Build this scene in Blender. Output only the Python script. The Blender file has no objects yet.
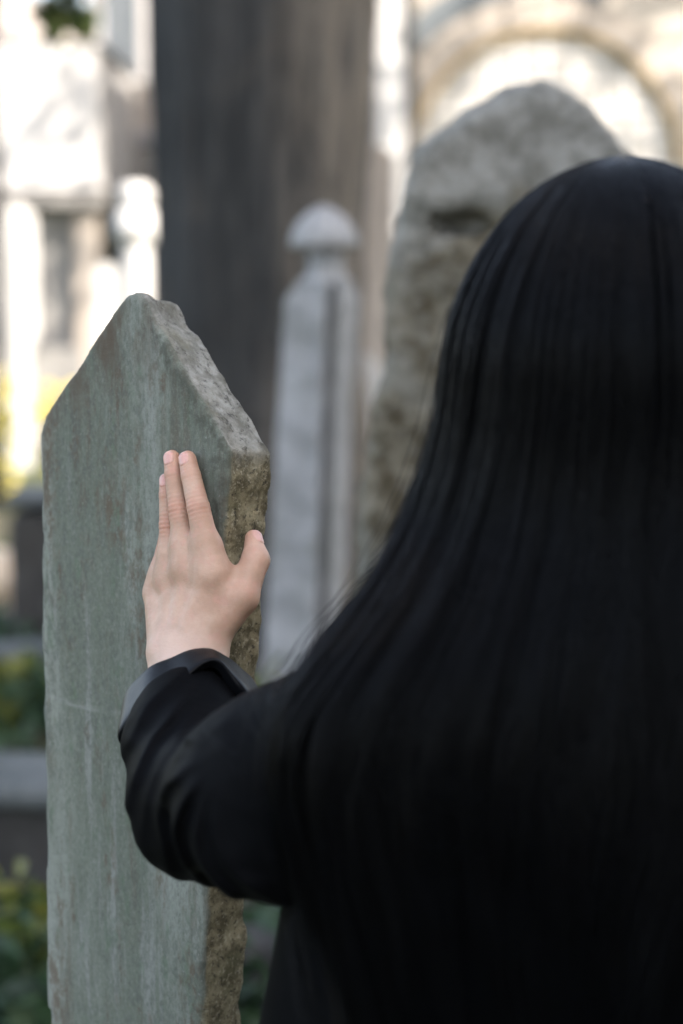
import bpy, math, random
import numpy as np
from mathutils import Vector

random.seed(7)
rng = np.random.default_rng(7)
S = bpy.context.scene
COL = S.collection
R = math.radians

# ------------------------------------------------------------------ camera
FPX, PITCH, CAMZ = 1991.0, R(7.2), 1.58
cam_d = bpy.data.cameras.new("camera")
cam_d.sensor_fit = 'VERTICAL'
cam_d.sensor_height = 36.0
cam_d.sensor_width = 24.0
cam_d.lens = 70.0
cam_d.clip_start = 0.05
cam_d.clip_end = 600
cam_d.dof.use_dof = True
cam_d.dof.focus_distance = 1.60
cam_d.dof.aperture_fstop = 3.2
cam = bpy.data.objects.new("camera", cam_d)
COL.objects.link(cam)
cam.location = (0, 0, CAMZ)
cam.rotation_euler = (math.pi / 2 - PITCH, 0, 0)
S.camera = cam

# ------------------------------------------------------------------ light
SUN_EL = R(42)
SUN_AZ = math.atan2(0.77, -0.64)            # towards the sun, from +Y to +X
W = bpy.data.worlds.new("World")
S.world = W
W.use_nodes = True
wn = W.node_tree.nodes
sky = wn.new('ShaderNodeTexSky')
sky.sky_type = 'NISHITA'
sky.sun_disc = False
sky.sun_elevation = SUN_EL
sky.sun_rotation = SUN_AZ
sky.dust_density = 2.5
sky.air_density = 0.9
bg = next(n for n in wn if n.type == 'BACKGROUND')
hsv = wn.new('ShaderNodeHueSaturation')          # a slightly milky sky
hsv.inputs['Saturation'].default_value = 0.72
W.node_tree.links.new(sky.outputs[0], hsv.inputs['Color'])
W.node_tree.links.new(hsv.outputs[0], bg.inputs[0])
bg.inputs[1].default_value = 0.15
sun_d = bpy.data.lights.new("sun", 'SUN')
sun_d.energy = 3.1
sun_d.angle = R(0.5)
sun_d.color = (1.0, 0.93, 0.86)
sun = bpy.data.objects.new("sun", sun_d)
COL.objects.link(sun)
sdir = Vector((math.sin(SUN_AZ) * math.cos(SUN_EL), math.cos(SUN_AZ) * math.cos(SUN_EL), math.sin(SUN_EL)))
sun.rotation_euler = sdir.to_track_quat('Z', 'Y').to_euler()
sun.location = (8, -8, 14)

S.view_settings.view_transform = 'Standard'
S.view_settings.look = 'None'
S.view_settings.gamma = 1.0
S.view_settings.exposure = 2.2
S.view_settings.use_white_balance = True
S.view_settings.white_balance_temperature = 6750
S.view_settings.white_balance_tint = 10
S.render.engine = 'CYCLES'
S.cycles.use_denoising = True
S.cycles.max_bounces = 8

# ------------------------------------------------------------------ helpers
FWD = np.array([0, math.cos(PITCH), -math.sin(PITCH)])
UPV = np.array([0, math.sin(PITCH), math.cos(PITCH)])
CAM = np.array([0, 0, CAMZ])


def ray(px, py):
    return FWD + (px - 341.5) / FPX * np.array([1.0, 0, 0]) + (512 - py) / FPX * UPV


def P(px, py, d):
    """the point of the place that lies d metres in front of the camera's plane in the direction of pixel px, py"""
    return CAM + d * ray(px, py)


def hashn(ix, iy, iz, seed):
    h = (ix.astype(np.int64) * 374761393 + iy.astype(np.int64) * 668265263 + iz.astype(np.int64) * 2147483647 + seed * 1274126177) & 0xFFFFFFFF
    h = ((h ^ (h >> 13)) * 1274126177) & 0xFFFFFFFF
    h = (h ^ (h >> 16)) & 0xFFFFFF
    return h.astype(np.float32) / 0xFFFFFF * 2 - 1


def noise(p, scale=1.0, seed=0):
    q = p * scale if np.isscalar(scale) else p * np.asarray(scale)
    i = np.floor(q)
    f = (q - i).astype(np.float32)
    i = i.astype(np.int64)
    u = f * f * (3 - 2 * f)
    r = 0
    for a in (0, 1):
        for b in (0, 1):
            for c in (0, 1):
                w = (u[:, 0] if a else 1 - u[:, 0]) * (u[:, 1] if b else 1 - u[:, 1]) * (u[:, 2] if c else 1 - u[:, 2])
                r = r + w * hashn(i[:, 0] + a, i[:, 1] + b, i[:, 2] + c, seed)
    return r


def fbm(p, scale=1.0, octs=4, seed=0, gain=0.5):
    r, amp, sc = 0, 1.0, np.asarray(scale, dtype=float)
    for o in range(octs):
        r = r + amp * noise(p, sc, seed + o * 17)
        amp *= gain
        sc = sc * 2.03
    return r


def smooth(a, b, x):
    t = np.clip((x - a) / (b - a), 0, 1)
    return t * t * (3 - 2 * t)


def smin(a, b, k):
    h = np.clip(0.5 + 0.5 * (b - a) / k, 0, 1)
    return b + (a - b) * h - k * h * (1 - h)


def smax(a, b, k):
    return -smin(-a, -b, k)


def cap(p, a, b, r1, r2):
    a = np.asarray(a); b = np.asarray(b)
    ba = b - a
    t = np.clip(((p - a) @ ba) / (ba @ ba), 0, 1)
    return np.linalg.norm(p - a - t[:, None] * ba, axis=1) - (r1 + (r2 - r1) * t)


def ell(p, c, rad, ax=None):
    q = p - np.asarray(c)
    if ax is not None:
        q = q @ np.asarray(ax).T
    q = q / np.asarray(rad)
    k0 = np.linalg.norm(q, axis=1)
    k1 = np.linalg.norm(q / np.asarray(rad), axis=1) + 1e-9
    return k0 * (k0 - 1) / k1


def iso(f, lo, hi, h, lip=1.6):
    """vertices and quads of the surface f = 0 in the box lo..hi, sampled every h metres"""
    lo = np.asarray(lo, float); hi = np.asarray(hi, float)
    B = 4
    nb = np.ceil((hi - lo) / (h * B)).astype(int) + 1
    n = nb * B
    gx, gy, gz = np.meshgrid(*[np.arange(k) for k in nb], indexing='ij')
    cen = lo + (np.stack([gx.ravel(), gy.ravel(), gz.ravel()], 1) * B + (B - 1) / 2) * h
    fc = f(cen)
    act = np.abs(fc) < lip * h * B * 1.1 + 0.5 * h
    F = np.where(fc < 0, -1.0, 1.0).astype(np.float32).reshape(nb)
    F = F.repeat(B, 0).repeat(B, 1).repeat(B, 2)
    off = np.stack(np.meshgrid(*[np.arange(B)] * 3, indexing='ij'), -1).reshape(-1, 3)
    base = np.stack([gx.ravel(), gy.ravel(), gz.ravel()], 1)[act] * B
    idx = (base[:, None, :] + off[None]).reshape(-1, 3)
    for s in range(0, len(idx), 400000):
        ii = idx[s:s + 400000]
        F[ii[:, 0], ii[:, 1], ii[:, 2]] = f(lo + ii * h)
    sg = F < 0
    # cells
    c = np.zeros(tuple(n - 1), np.int8)
    cs = []
    for a in (0, 1):
        for b in (0, 1):
            for d in (0, 1):
                cs.append(sg[a:n[0] - 1 + a, b:n[1] - 1 + b, d:n[2] - 1 + d])
    tot = sum(x.astype(np.int8) for x in cs)
    cells = np.argwhere((tot > 0) & (tot < 8))
    vid = -np.ones(tuple(n - 1), np.int64)
    vid[cells[:, 0], cells[:, 1], cells[:, 2]] = np.arange(len(cells))
    acc = np.zeros((len(cells), 3)); cnt = np.zeros(len(cells))
    corners = [(a, b, d) for a in (0, 1) for b in (0, 1) for d in (0, 1)]
    for i, ca in enumerate(corners):
        for cb in corners[i + 1:]:
            if sum(x != y for x, y in zip(ca, cb)) != 1:
                continue
            fa = F[cells[:, 0] + ca[0], cells[:, 1] + ca[1], cells[:, 2] + ca[2]]
            fb = F[cells[:, 0] + cb[0], cells[:, 1] + cb[1], cells[:, 2] + cb[2]]
            m = (fa < 0) != (fb < 0)
            t = np.where(m, fa / np.where(m, fa - fb, 1), 0)[:, None]
            pt = np.array(ca) + t * (np.array(cb) - np.array(ca))
            acc[m] += pt[m]; cnt[m] += 1
    V = lo + (cells + acc / cnt[:, None]) * h
    Q = []
    for ax in range(3):
        sl0 = [slice(None)] * 3; sl1 = [slice(None)] * 3
        sl0[ax] = slice(0, n[ax] - 1); sl1[ax] = slice(1, n[ax])
        A = sg[tuple(sl0)]; Bq = sg[tuple(sl1)]
        e = np.argwhere(A != Bq)
        o1, o2 = (ax + 1) % 3, (ax + 2) % 3
        ok = (e[:, o1] > 0) & (e[:, o2] > 0) & (e[:, o1] < n[o1] - 1) & (e[:, o2] < n[o2] - 1)
        e = e[ok]
        ins = A[e[:, 0], e[:, 1], e[:, 2]]
        def cell(d1, d2):
            k = e.copy(); k[:, o1] -= d1; k[:, o2] -= d2
            return vid[k[:, 0], k[:, 1], k[:, 2]]
        q = np.stack([cell(1, 1), cell(0, 1), cell(0, 0), cell(1, 0)], 1)
        q[~ins] = q[~ins][:, ::-1]
        Q.append(q)
    Q = np.concatenate(Q)
    Q = Q[(Q >= 0).all(1)]
    return V, Q


def obj_from(name, V, Q, mat=None, parent=None, shade=True, attrs=None, relax=0):
    V = np.asarray(V, float)
    me = bpy.data.meshes.new(name)
    if isinstance(Q, np.ndarray):
        k = Q.shape[1]
        me.vertices.add(len(V)); me.vertices.foreach_set('co', V.astype(np.float32).ravel())
        me.loops.add(Q.size); me.loops.foreach_set('vertex_index', Q.astype(np.int32).ravel())
        me.polygons.add(len(Q))
        me.polygons.foreach_set('loop_start', np.arange(0, Q.size, k, dtype=np.int32))
        me.update(calc_edges=True)
        me.validate()
    else:
        me.from_pydata([tuple(v) for v in V], [], Q)
    me.polygons.foreach_set('use_smooth', np.full(len(me.polygons), shade))
    if attrs:
        for a, v in attrs.items():
            at = me.attributes.new(a, 'FLOAT', 'POINT')
            at.data.foreach_set('value', np.asarray(v, np.float32))
    if mat:
        me.materials.append(mat)
    o = bpy.data.objects.new(name, me)
    COL.objects.link(o)
    if parent is not None:
        o.parent = parent
        o.matrix_parent_inverse = parent.matrix_world.inverted() if parent.type != 'EMPTY' else EMPTY_INV[parent.name]
    return o


EMPTY_INV = {}


def empty(name, loc):
    from mathutils import Matrix
    o = bpy.data.objects.new(name, None)
    COL.objects.link(o)
    o.location = tuple(loc)
    o.empty_display_size = 0.1
    EMPTY_INV[o.name] = Matrix.Translation(tuple(loc)).inverted()
    return o


def tag(o, label=None, cat=None, group=None, kind=None):
    if label: o['label'] = label
    if cat: o['category'] = cat
    if group: o['group'] = group
    if kind: o['kind'] = kind
    return o


class MB:
    """collects shapes into one mesh"""
    def __init__(s):
        s.v = []; s.f = []

    def add(s, V, F):
        b = len(s.v)
        s.v += [tuple(x) for x in V]
        s.f += [tuple(int(i) + b for i in q) for q in F]
        return s

    def box(s, c, size, rz=0.0, bev=0.0):
        c = np.asarray(c, float); h = np.asarray(size, float) / 2
        bev = min(bev, 0.45 * min(2 * h)) if bev else 0
        if not bev:
            V = [(x, y, z) for x in (-1, 1) for y in (-1, 1) for z in (-1, 1)]
            V = np.array(V) * h
            F = [(0, 1, 3, 2), (4, 6, 7, 5), (0, 4, 5, 1), (2, 3, 7, 6), (0, 2, 6, 4), (1, 5, 7, 3)]
        else:
            import bmesh
            bm = bmesh.new()
            bmesh.ops.create_cube(bm, size=1)
            for v in bm.verts:
                v.co = Vector((v.co.x * 2 * h[0], v.co.y * 2 * h[1], v.co.z * 2 * h[2]))
            bmesh.ops.bevel(bm, geom=bm.edges[:], offset=bev, segments=2, profile=0.6, affect='EDGES')
            bm.verts.index_update()
            V = np.array([v.co[:] for v in bm.verts]); F = [[v.index for v in f.verts] for f in bm.faces]
            bm.free()
        ca, sa = math.cos(rz), math.sin(rz)
        V = V @ np.array([[ca, sa, 0], [-sa, ca, 0], [0, 0, 1]]) + c
        return s.add(V, F)

    def lathe(s, c, prof, n=32):
        """prof: list of (r, z)"""
        c = np.asarray(c, float)
        V = []; F = []
        a = np.arange(n) * 2 * math.pi / n
        for r, z in prof:
            V += [(c[0] + r * math.cos(t), c[1] + r * math.sin(t), c[2] + z) for t in a]
        for i in range(len(prof) - 1):
            for j in range(n):
                k = (j + 1) % n
                F.append((i * n + j, i * n + k, (i + 1) * n + k, (i + 1) * n + j))
        F.append(tuple(range(n))[::-1])
        F.append(tuple((len(prof) - 1) * n + j for j in range(n)))
        return s.add(V, F)

    def tube(s, pts, rads, n=10):
        pts = np.asarray(pts, float)
        V = []; F = []
        for i, p in enumerate(pts):
            d = pts[min(i + 1, len(pts) - 1)] - pts[max(i - 1, 0)]
            d = d / (np.linalg.norm(d) + 1e-9)
            a = np.cross(d, [0.31, 0.95, 0.05]); a /= np.linalg.norm(a)
            b = np.cross(d, a)
            for j in range(n):
                t = 2 * math.pi * j / n
                V.append(p + rads[i] * (math.cos(t) * a + math.sin(t) * b))
        for i in range(len(pts) - 1):
            for j in range(n):
                k = (j + 1) % n
                F.append((i * n + j, i * n + k, (i + 1) * n + k, (i + 1) * n + j))
        F.append(tuple(range(n))[::-1]); F.append(tuple((len(pts) - 1) * n + j for j in range(n)))
        return s.add(V, F)

    def prism(s, poly, y0, y1, x0=0, z0=0):
        """poly of (x, z) extruded along y"""
        n = len(poly)
        V = [(x + x0, y0, z + z0) for x, z in poly] + [(x + x0, y1, z + z0) for x, z in poly]
        F = [tuple(range(n)), tuple(range(2 * n - 1, n - 1, -1))]
        for i in range(n):
            j = (i + 1) % n
            F.append((j, i, n + i, n + j))
        return s.add(V, F)

    def build(s, name, mat, parent=None, shade=False):
        o = obj_from(name, s.v, s.f, mat, parent, shade)
        return o


# ------------------------------------------------------------------ materials
class NT:
    def __init__(s, name):
        s.m = bpy.data.materials.new(name)
        s.m.use_nodes = True
        s.t = s.m.node_tree
        s.b = next(n for n in s.t.nodes if n.type == 'BSDF_PRINCIPLED')
        s.co = s.t.nodes.new('ShaderNodeTexCoord').outputs['Object']

    def link(s, a, b):
        s.t.links.new(a, b)

    def val(s, sock, x):
        if hasattr(x, 'is_output'):
            s.link(x, sock)
        elif isinstance(x, tuple) and len(x) == 3 and sock.type == 'RGBA':
            sock.default_value = (*x, 1)
        else:
            sock.default_value = x

    def scale(s, v):
        n = s.t.nodes.new('ShaderNodeMapping')
        s.link(s.co, n.inputs[0])
        n.inputs['Scale'].default_value = v
        return n.outputs[0]

    def noise(s, sc, detail=6, rough=0.6, stretch=None, dist=0.0):
        n = s.t.nodes.new('ShaderNodeTexNoise')
        s.link(s.scale(stretch) if stretch else s.co, n.inputs['Vector'])
        n.inputs['Scale'].default_value = sc
        n.inputs['Detail'].default_value = detail
        n.inputs['Roughness'].default_value = rough
        n.inputs['Distortion'].default_value = dist
        return n.outputs['Fac']

    def voro(s, sc, feat='F1', stretch=None):
        n = s.t.nodes.new('ShaderNodeTexVoronoi')
        n.feature = feat
        s.link(s.scale(stretch) if stretch else s.co, n.inputs['Vector'])
        n.inputs['Scale'].default_value = sc
        return n.outputs['Distance']

    def ramp(s, x, lo, hi, a=0.0, b=1.0):
        n = s.t.nodes.new('ShaderNodeMapRange')
        n.interpolation_type = 'SMOOTHSTEP'
        s.link(x, n.inputs[0])
        n.inputs[1].default_value = lo; n.inputs[2].default_value = hi
        n.inputs[3].default_value = a; n.inputs[4].default_value = b
        return n.outputs[0]

    def mix(s, f, a, b, mode='MIX'):
        n = s.t.nodes.new('ShaderNodeMix')
        n.data_type = 'RGBA'; n.blend_type = mode
        s.val(n.inputs[0], f); s.val(n.inputs[6], a); s.val(n.inputs[7], b)
        return n.outputs[2]

    def math(s, op, a, b):
        n = s.t.nodes.new('ShaderNodeMath'); n.operation = op
        s.val(n.inputs[0], a); s.val(n.inputs[1], b)
        return n.outputs[0]

    def attr(s, name):
        n = s.t.nodes.new('ShaderNodeAttribute'); n.attribute_name = name
        return n.outputs['Fac']

    def out(s, col, rough=0.8, bump=None, bstr=0.3, bdist=0.002, spec=0.5, **kw):
        s.val(s.b.inputs['Base Color'], col)
        s.val(s.b.inputs['Roughness'], rough)
        s.b.inputs['Specular IOR Level'].default_value = spec
        if bump is not None:
            n = s.t.nodes.new('ShaderNodeBump')
            n.inputs['Strength'].default_value = bstr
            n.inputs['Distance'].default_value = bdist
            s.link(bump, n.inputs['Height'])
            s.link(n.outputs[0], s.b.inputs['Normal'])
        for k, v in kw.items():
            s.val(s.b.inputs[k.replace('_', ' ')], v)
        return s.m


def stone_mat(name, c1, c2, c3, sc=6.0, streak=None, bstr=0.5, bdist=0.01, speck=0.5, rough=0.88, mid=0.0):
    t = NT(name)
    a = t.noise(sc, 8, 0.65)
    b = t.noise(sc * 2.6, 6, 0.7, stretch=streak)
    col = t.mix(t.ramp(a, 0.38, 0.62), c1, c2)
    col = t.mix(t.math('MULTIPLY', t.ramp(b, 0.5, 0.68), speck), col, c3)
    if mid:
        q = t.noise(sc * 4.5, 5, 0.75)
        col = t.mix(t.ramp(q, 0.50, 0.60, 0, mid), col, tuple(min(.7, x * 1.35) for x in c2))
        col = t.mix(t.ramp(q, 0.48, 0.38, 0, mid), col, tuple(x * 0.45 for x in c1))
    fine = t.noise(sc * 22, 5, 0.75)
    col = t.mix(t.ramp(fine, 0.35, 0.7, 0.0, 0.35), col, tuple(x * 0.55 for x in c1))
    return t.out(col, rough, fine, bstr, bdist)


def mat_gravestone():
    t = NT("weathered_marble")
    side = t.attr('side'); top = t.attr('top')
    # front: grey green with vertical washes of brown and pale lime
    big = t.noise(5, 5, 0.6, stretch=(1.6, 1.6, 0.30))
    strk = t.noise(26, 6, 0.7, stretch=(1.5, 1.5, 0.13))
    fine = t.noise(150, 5, 0.75, stretch=(1, 1, 0.55))
    blot = t.noise(46, 6, 0.75, stretch=(1.2, 1.2, 0.5))
    f = t.mix(t.ramp(big, 0.42, 0.58), (0.126, 0.142, 0.110), (0.226, 0.242, 0.205))
    patch = t.ramp(t.noise(7, 4, 0.6, stretch=(1, 1, 0.5)), 0.34, 0.58)
    f = t.mix(t.ramp(strk, 0.52, 0.70, 0, 0.6), f, (0.262, 0.268, 0.248))
    f = t.mix(t.ramp(strk, 0.47, 0.36, 0, 0.6), f, (0.105, 0.090, 0.066))
    f = t.mix(t.math('MULTIPLY', patch, t.ramp(blot, 0.52, 0.66, 0, 0.8)), f, (0.092, 0.066, 0.045))
    f = t.mix(t.ramp(t.noise(60, 4, 0.6, stretch=(1, 1, 0.4)), 0.56, 0.70, 0, 0.45), f, (0.085, 0.135, 0.080))
    f = t.mix(t.math('MULTIPLY', t.math('ADD', t.math('MULTIPLY', patch, 0.6), 0.35), t.ramp(fine, 0.46, 0.60, 0.0, 0.75)), f, (0.095, 0.105, 0.088))
    gr1 = t.noise(300, 4, 0.8, stretch=(1, 1, 0.7))
    f = t.mix(t.ramp(gr1, 0.50, 0.64, 0, 0.20), f, (0.31, 0.315, 0.275))
    f = t.mix(t.ramp(gr1, 0.46, 0.36, 0, 0.32), f, (0.065, 0.070, 0.052))
    f = t.mix(t.math('MULTIPLY', t.ramp(t.noise(16, 5, 0.7, stretch=(1.3, 1.3, 0.35)), 0.52, 0.64, 0, 0.75), t.ramp(t.noise(75, 5, 0.75, stretch=(1, 1, 0.6)), 0.42, 0.58)), f, (0.105, 0.078, 0.052))
    f = t.mix(t.ramp(t.noise(330, 3, 0.7), 0.63, 0.70, 0, 0.35), f, (0.33, 0.34, 0.31))
    f = t.mix(t.math('MULTIPLY', t.attr('crown'), t.ramp(t.noise(22, 5, 0.7, stretch=(1, 1, 0.35)), 0.40, 0.62)), f, (0.095, 0.074, 0.052))
    f = t.mix(t.math('MULTIPLY', t.attr('edge'), t.ramp(t.noise(70, 4, 0.7), 0.42, 0.6)), f, (0.055, 0.055, 0.04))
    f = t.mix(t.math('MULTIPLY', t.attr('scratch'), t.ramp(t.noise(25, 3, 0.6), 0.30, 0.60, 0, 0.6)), f, (0.33, 0.34, 0.31))
    # side: rough ochre, moss and pale grains
    g = t.noise(45, 7, 0.75)
    s_ = t.mix(t.ramp(g, 0.40, 0.60), (0.120, 0.096, 0.050), (0.325, 0.275, 0.165))
    s_ = t.mix(t.ramp(t.noise(14, 4, 0.6), 0.5, 0.68, 0, 0.7), s_, (0.12, 0.12, 0.055))
    s_ = t.mix(t.ramp(t.noise(230, 3, 0.7), 0.54, 0.66, 0, 0.6), s_, (0.50, 0.44, 0.31))
    s_ = t.mix(t.ramp(t.noise(190, 3, 0.7), 0.44, 0.33, 0, 0.8), s_, (0.03, 0.025, 0.015))
    # slope of the top: pitted grey, paled in colour for the sky light
    p = t.mix(t.ramp(g, 0.36, 0.66), (0.185, 0.176, 0.140), (0.41, 0.395, 0.345))
    p = t.mix(t.ramp(t.noise(120, 4, 0.75), 0.48, 0.34, 0, 0.85), p, (0.06, 0.055, 0.045))
    p = t.mix(t.ramp(t.noise(20, 4, 0.6), 0.52, 0.68, 0, 0.5), p, (0.19, 0.175, 0.11))
    col = t.mix(side, f, t.mix(top, s_, p))
    gr = t.noise(170, 6, 0.8)
    bump = t.math('MULTIPLY', gr, t.math('ADD', t.math('MULTIPLY', side, 0.85), 0.22))
    return t.out(col, 0.85, bump, 0.9, 0.004, spec=0.35)


M = {}
M['grave'] = mat_gravestone()
M['tall'] = stone_mat("lichen_limestone", (0.235, 0.200, 0.138), (0.47, 0.44, 0.36), (0.110, 0.084, 0.040), 11, (1, 1, 0.8), 0.8, 0.02, 0.85, mid=0.42)


def mat_tall():
    t = NT("lichen_limestone")
    sep = t.t.nodes.new('ShaderNodeSeparateXYZ'); t.link(t.co, sep.inputs[0])
    big = t.noise(7, 6, 0.65)
    h = t.math('ADD', sep.outputs[2], t.math('MULTIPLY', t.math('SUBTRACT', big, 0.5), 0.55))
    head = t.ramp(h, 1.585, 1.665)
    a = t.noise(20, 7, 0.72); q = t.noise(52, 5, 0.75); g = t.noise(260, 4, 0.75)
    body = t.mix(t.ramp(a, 0.40, 0.60), (0.080, 0.064, 0.036), (0.225, 0.200, 0.148))
    body = t.mix(t.ramp(big, 0.50, 0.66, 0, 0.7), body, (0.27, 0.26, 0.22))
    top = t.mix(t.ramp(a, 0.38, 0.62), (0.165, 0.158, 0.132), (0.295, 0.285, 0.25))
    col = t.mix(head, body, top)
    col = t.mix(t.ramp(q, 0.53, 0.64, 0, 0.25), col, (0.42, 0.41, 0.37))
    col = t.mix(t.ramp(q, 0.46, 0.36, 0, 0.32), col, (0.055, 0.047, 0.030))
    return t.out(col, 0.9, t.math('ADD', g, q), 0.9, 0.006, spec=0.3)


M['tall'] = mat_tall()
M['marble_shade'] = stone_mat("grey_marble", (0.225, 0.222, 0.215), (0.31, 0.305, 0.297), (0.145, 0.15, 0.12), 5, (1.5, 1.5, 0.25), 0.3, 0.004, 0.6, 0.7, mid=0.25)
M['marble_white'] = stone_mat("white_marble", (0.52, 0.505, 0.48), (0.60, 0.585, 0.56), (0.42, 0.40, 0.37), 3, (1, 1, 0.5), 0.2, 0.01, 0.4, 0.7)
M['dark_stone'] = stone_mat("mossy_dark_stone", (0.032, 0.030, 0.027), (0.06, 0.056, 0.05), (0.035, 0.03, 0.025), 4, (1.5, 1.5, 0.4), 0.5, 0.02, 0.6)
M['slab'] = stone_mat("grey_slab_stone", (0.06, 0.068, 0.066), (0.115, 0.125, 0.122), (0.035, 0.045, 0.035), 5, None, 0.5, 0.02, 0.5)
M['pale_rock'] = stone_mat("pale_rock", (0.52, 0.40, 0.28), (0.66, 0.54, 0.42), (0.40, 0.30, 0.20), 4, None, 0.5, 0.02, 0.4)
M['plaster'] = stone_mat("white_plaster", (0.47, 0.455, 0.44), (0.55, 0.535, 0.52), (0.37, 0.355, 0.33), 0.8, (1, 1, 0.4), 0.1, 0.01, 0.3)
M['beige'] = stone_mat("beige_render", (0.35, 0.305, 0.26), (0.43, 0.375, 0.32), (0.27, 0.23, 0.19), 1.2, (1, 1, 0.3), 0.2, 0.02, 0.4)
M['slate'] = stone_mat("blue_grey_stone", (0.09, 0.105, 0.115), (0.13, 0.145, 0.155), (0.07, 0.08, 0.085), 3, None, 0.2, 0.01, 0.4)
M['recess'] = stone_mat("limewashed_wall", (0.40, 0.38, 0.35), (0.48, 0.455, 0.42), (0.33, 0.30, 0.26), 1.5, (1, 1, 0.5), 0.1, 0.01, 0.4)
M['ochre'] = stone_mat("ochre_bounce_tint", (0.30, 0.20, 0.075), (0.40, 0.28, 0.12), (0.2, 0.13, 0.05), 3, None, 0.2, 0.01, 0.4)  # tint for warm bounced light inside the arch
M['roof'] = stone_mat("grey_lead_roof", (0.2, 0.19, 0.18), (0.28, 0.27, 0.25), (0.15, 0.13, 0.1), 2, None, 0.2, 0.01, 0.4)
M['shade_wall'] = stone_mat("grey_render", (0.30, 0.30, 0.31), (0.40, 0.40, 0.41), (0.24, 0.23, 0.22), 1.5, (1, 1, 0.3), 0.2, 0.02, 0.4)


def mat_ashlar():
    t = NT("pale_ashlar")
    n = t.t.nodes.new('ShaderNodeTexBrick')
    mp = t.t.nodes.new('ShaderNodeMapping')
    mp.inputs['Rotation'].default_value = (math.pi / 2, 0, 0)
    t.link(t.co, mp.inputs[0]); t.link(mp.outputs[0], n.inputs['Vector'])
    n.inputs['Color1'].default_value = (0.36, 0.325, 0.28, 1)
    n.inputs['Color2'].default_value = (0.44, 0.40, 0.345, 1)
    n.inputs['Mortar'].default_value = (0.24, 0.215, 0.18, 1)
    n.inputs['Scale'].default_value = 1.0
    n.inputs['Mortar Size'].default_value = 0.012
    n.inputs['Brick Width'].default_value = 0.62
    n.inputs['Row Height'].default_value = 0.30
    col = t.mix(t.ramp(t.noise(3, 6, 0.65), 0.4, 0.66, 0, 0.5), n.outputs['Color'], (0.30, 0.255, 0.205))
    return t.out(col, 0.85, t.noise(40, 5, 0.7), 0.3, 0.01)


M['ashlar'] = mat_ashlar()


def mat_bark():
    t = NT("grey_bark")
    a = t.noise(16, 8, 0.7, stretch=(1.6, 1.6, 0.10))
    b = t.noise(60, 6, 0.7, stretch=(1.5, 1.5, 0.08))
    col = t.mix(t.ramp(a, 0.34, 0.66), (0.030, 0.032, 0.032), (0.062, 0.061, 0.059))
    col = t.mix(t.ramp(b, 0.46, 0.34, 0, 0.7), col, (0.012, 0.011, 0.011))
    col = t.mix(t.ramp(t.noise(5, 4, 0.6), 0.52, 0.7, 0, 0.45), col, (0.095, 0.083, 0.070))
    col = t.mix(t.math('MULTIPLY', t.attr('bounce_lit'), t.ramp(t.noise(7, 5, 0.7, stretch=(2, 2, 0.2)), 0.36, 0.56)), col, (0.175, 0.150, 0.122))  # bounce light put into the bark colour on one side
    return t.out(col, 0.9, b, 0.8, 0.02, spec=0.25)


M['bark'] = mat_bark()


def mat_leaf(name, c1, c2, c3):
    t = NT(name)
    n = t.t.nodes.new('ShaderNodeObjectInfo')
    g = t.t.nodes.new('ShaderNodeNewGeometry')
    col = t.mix(g.outputs['Random Per Island'], c1, c2)
    col = t.mix(t.ramp(t.noise(9, 3, 0.6), 0.5, 0.64), col, c3)
    m = t.out(col, 0.45, spec=0.4)
    tr = t.t.nodes.new('ShaderNodeBsdfTranslucent')
    t.link(col, tr.inputs[0])
    mx = t.t.nodes.new('ShaderNodeMixShader')
    mx.inputs[0].default_value = 0.35
    o = next(k for k in t.t.nodes if k.type == 'OUTPUT_MATERIAL')
    t.link(t.b.outputs[0], mx.inputs[1]); t.link(tr.outputs[0], mx.inputs[2]); t.link(mx.outputs[0], o.inputs[0])
    return m


M['leaf_yellow'] = mat_leaf("yellow_green_leaf", (0.06, 0.10, 0.02), (0.17, 0.165, 0.025), (0.03, 0.07, 0.025))
M['leaf_green'] = mat_leaf("green_leaf", (0.022, 0.055, 0.024), (0.05, 0.085, 0.034), (0.02, 0.04, 0.02))
M['leaf_dark'] = mat_leaf("dark_tree_leaf", (0.03, 0.055, 0.018), (0.07, 0.10, 0.03), (0.10, 0.11, 0.035))
M['petal'] = mat_leaf("yellow_flower", (0.62, 0.48, 0.05), (0.72, 0.60, 0.12), (0.55, 0.5, 0.15))


def mat_ground():
    t = NT("earth_and_grass")
    a = t.noise(1.1, 6, 0.65)
    b = t.noise(9, 6, 0.7)
    col = t.mix(t.ramp(b, 0.38, 0.62), (0.045, 0.038, 0.028), (0.10, 0.085, 0.065))
    col = t.mix(t.ramp(a, 0.40, 0.55, 0, 0.85), col, t.mix(t.ramp(b, 0.4, 0.6), (0.05, 0.075, 0.022), (0.11, 0.125, 0.045)))
    return t.out(col, 0.95, t.noise(50, 6, 0.75), 0.8, 0.03, spec=0.2)


M['ground'] = mat_ground()


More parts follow.
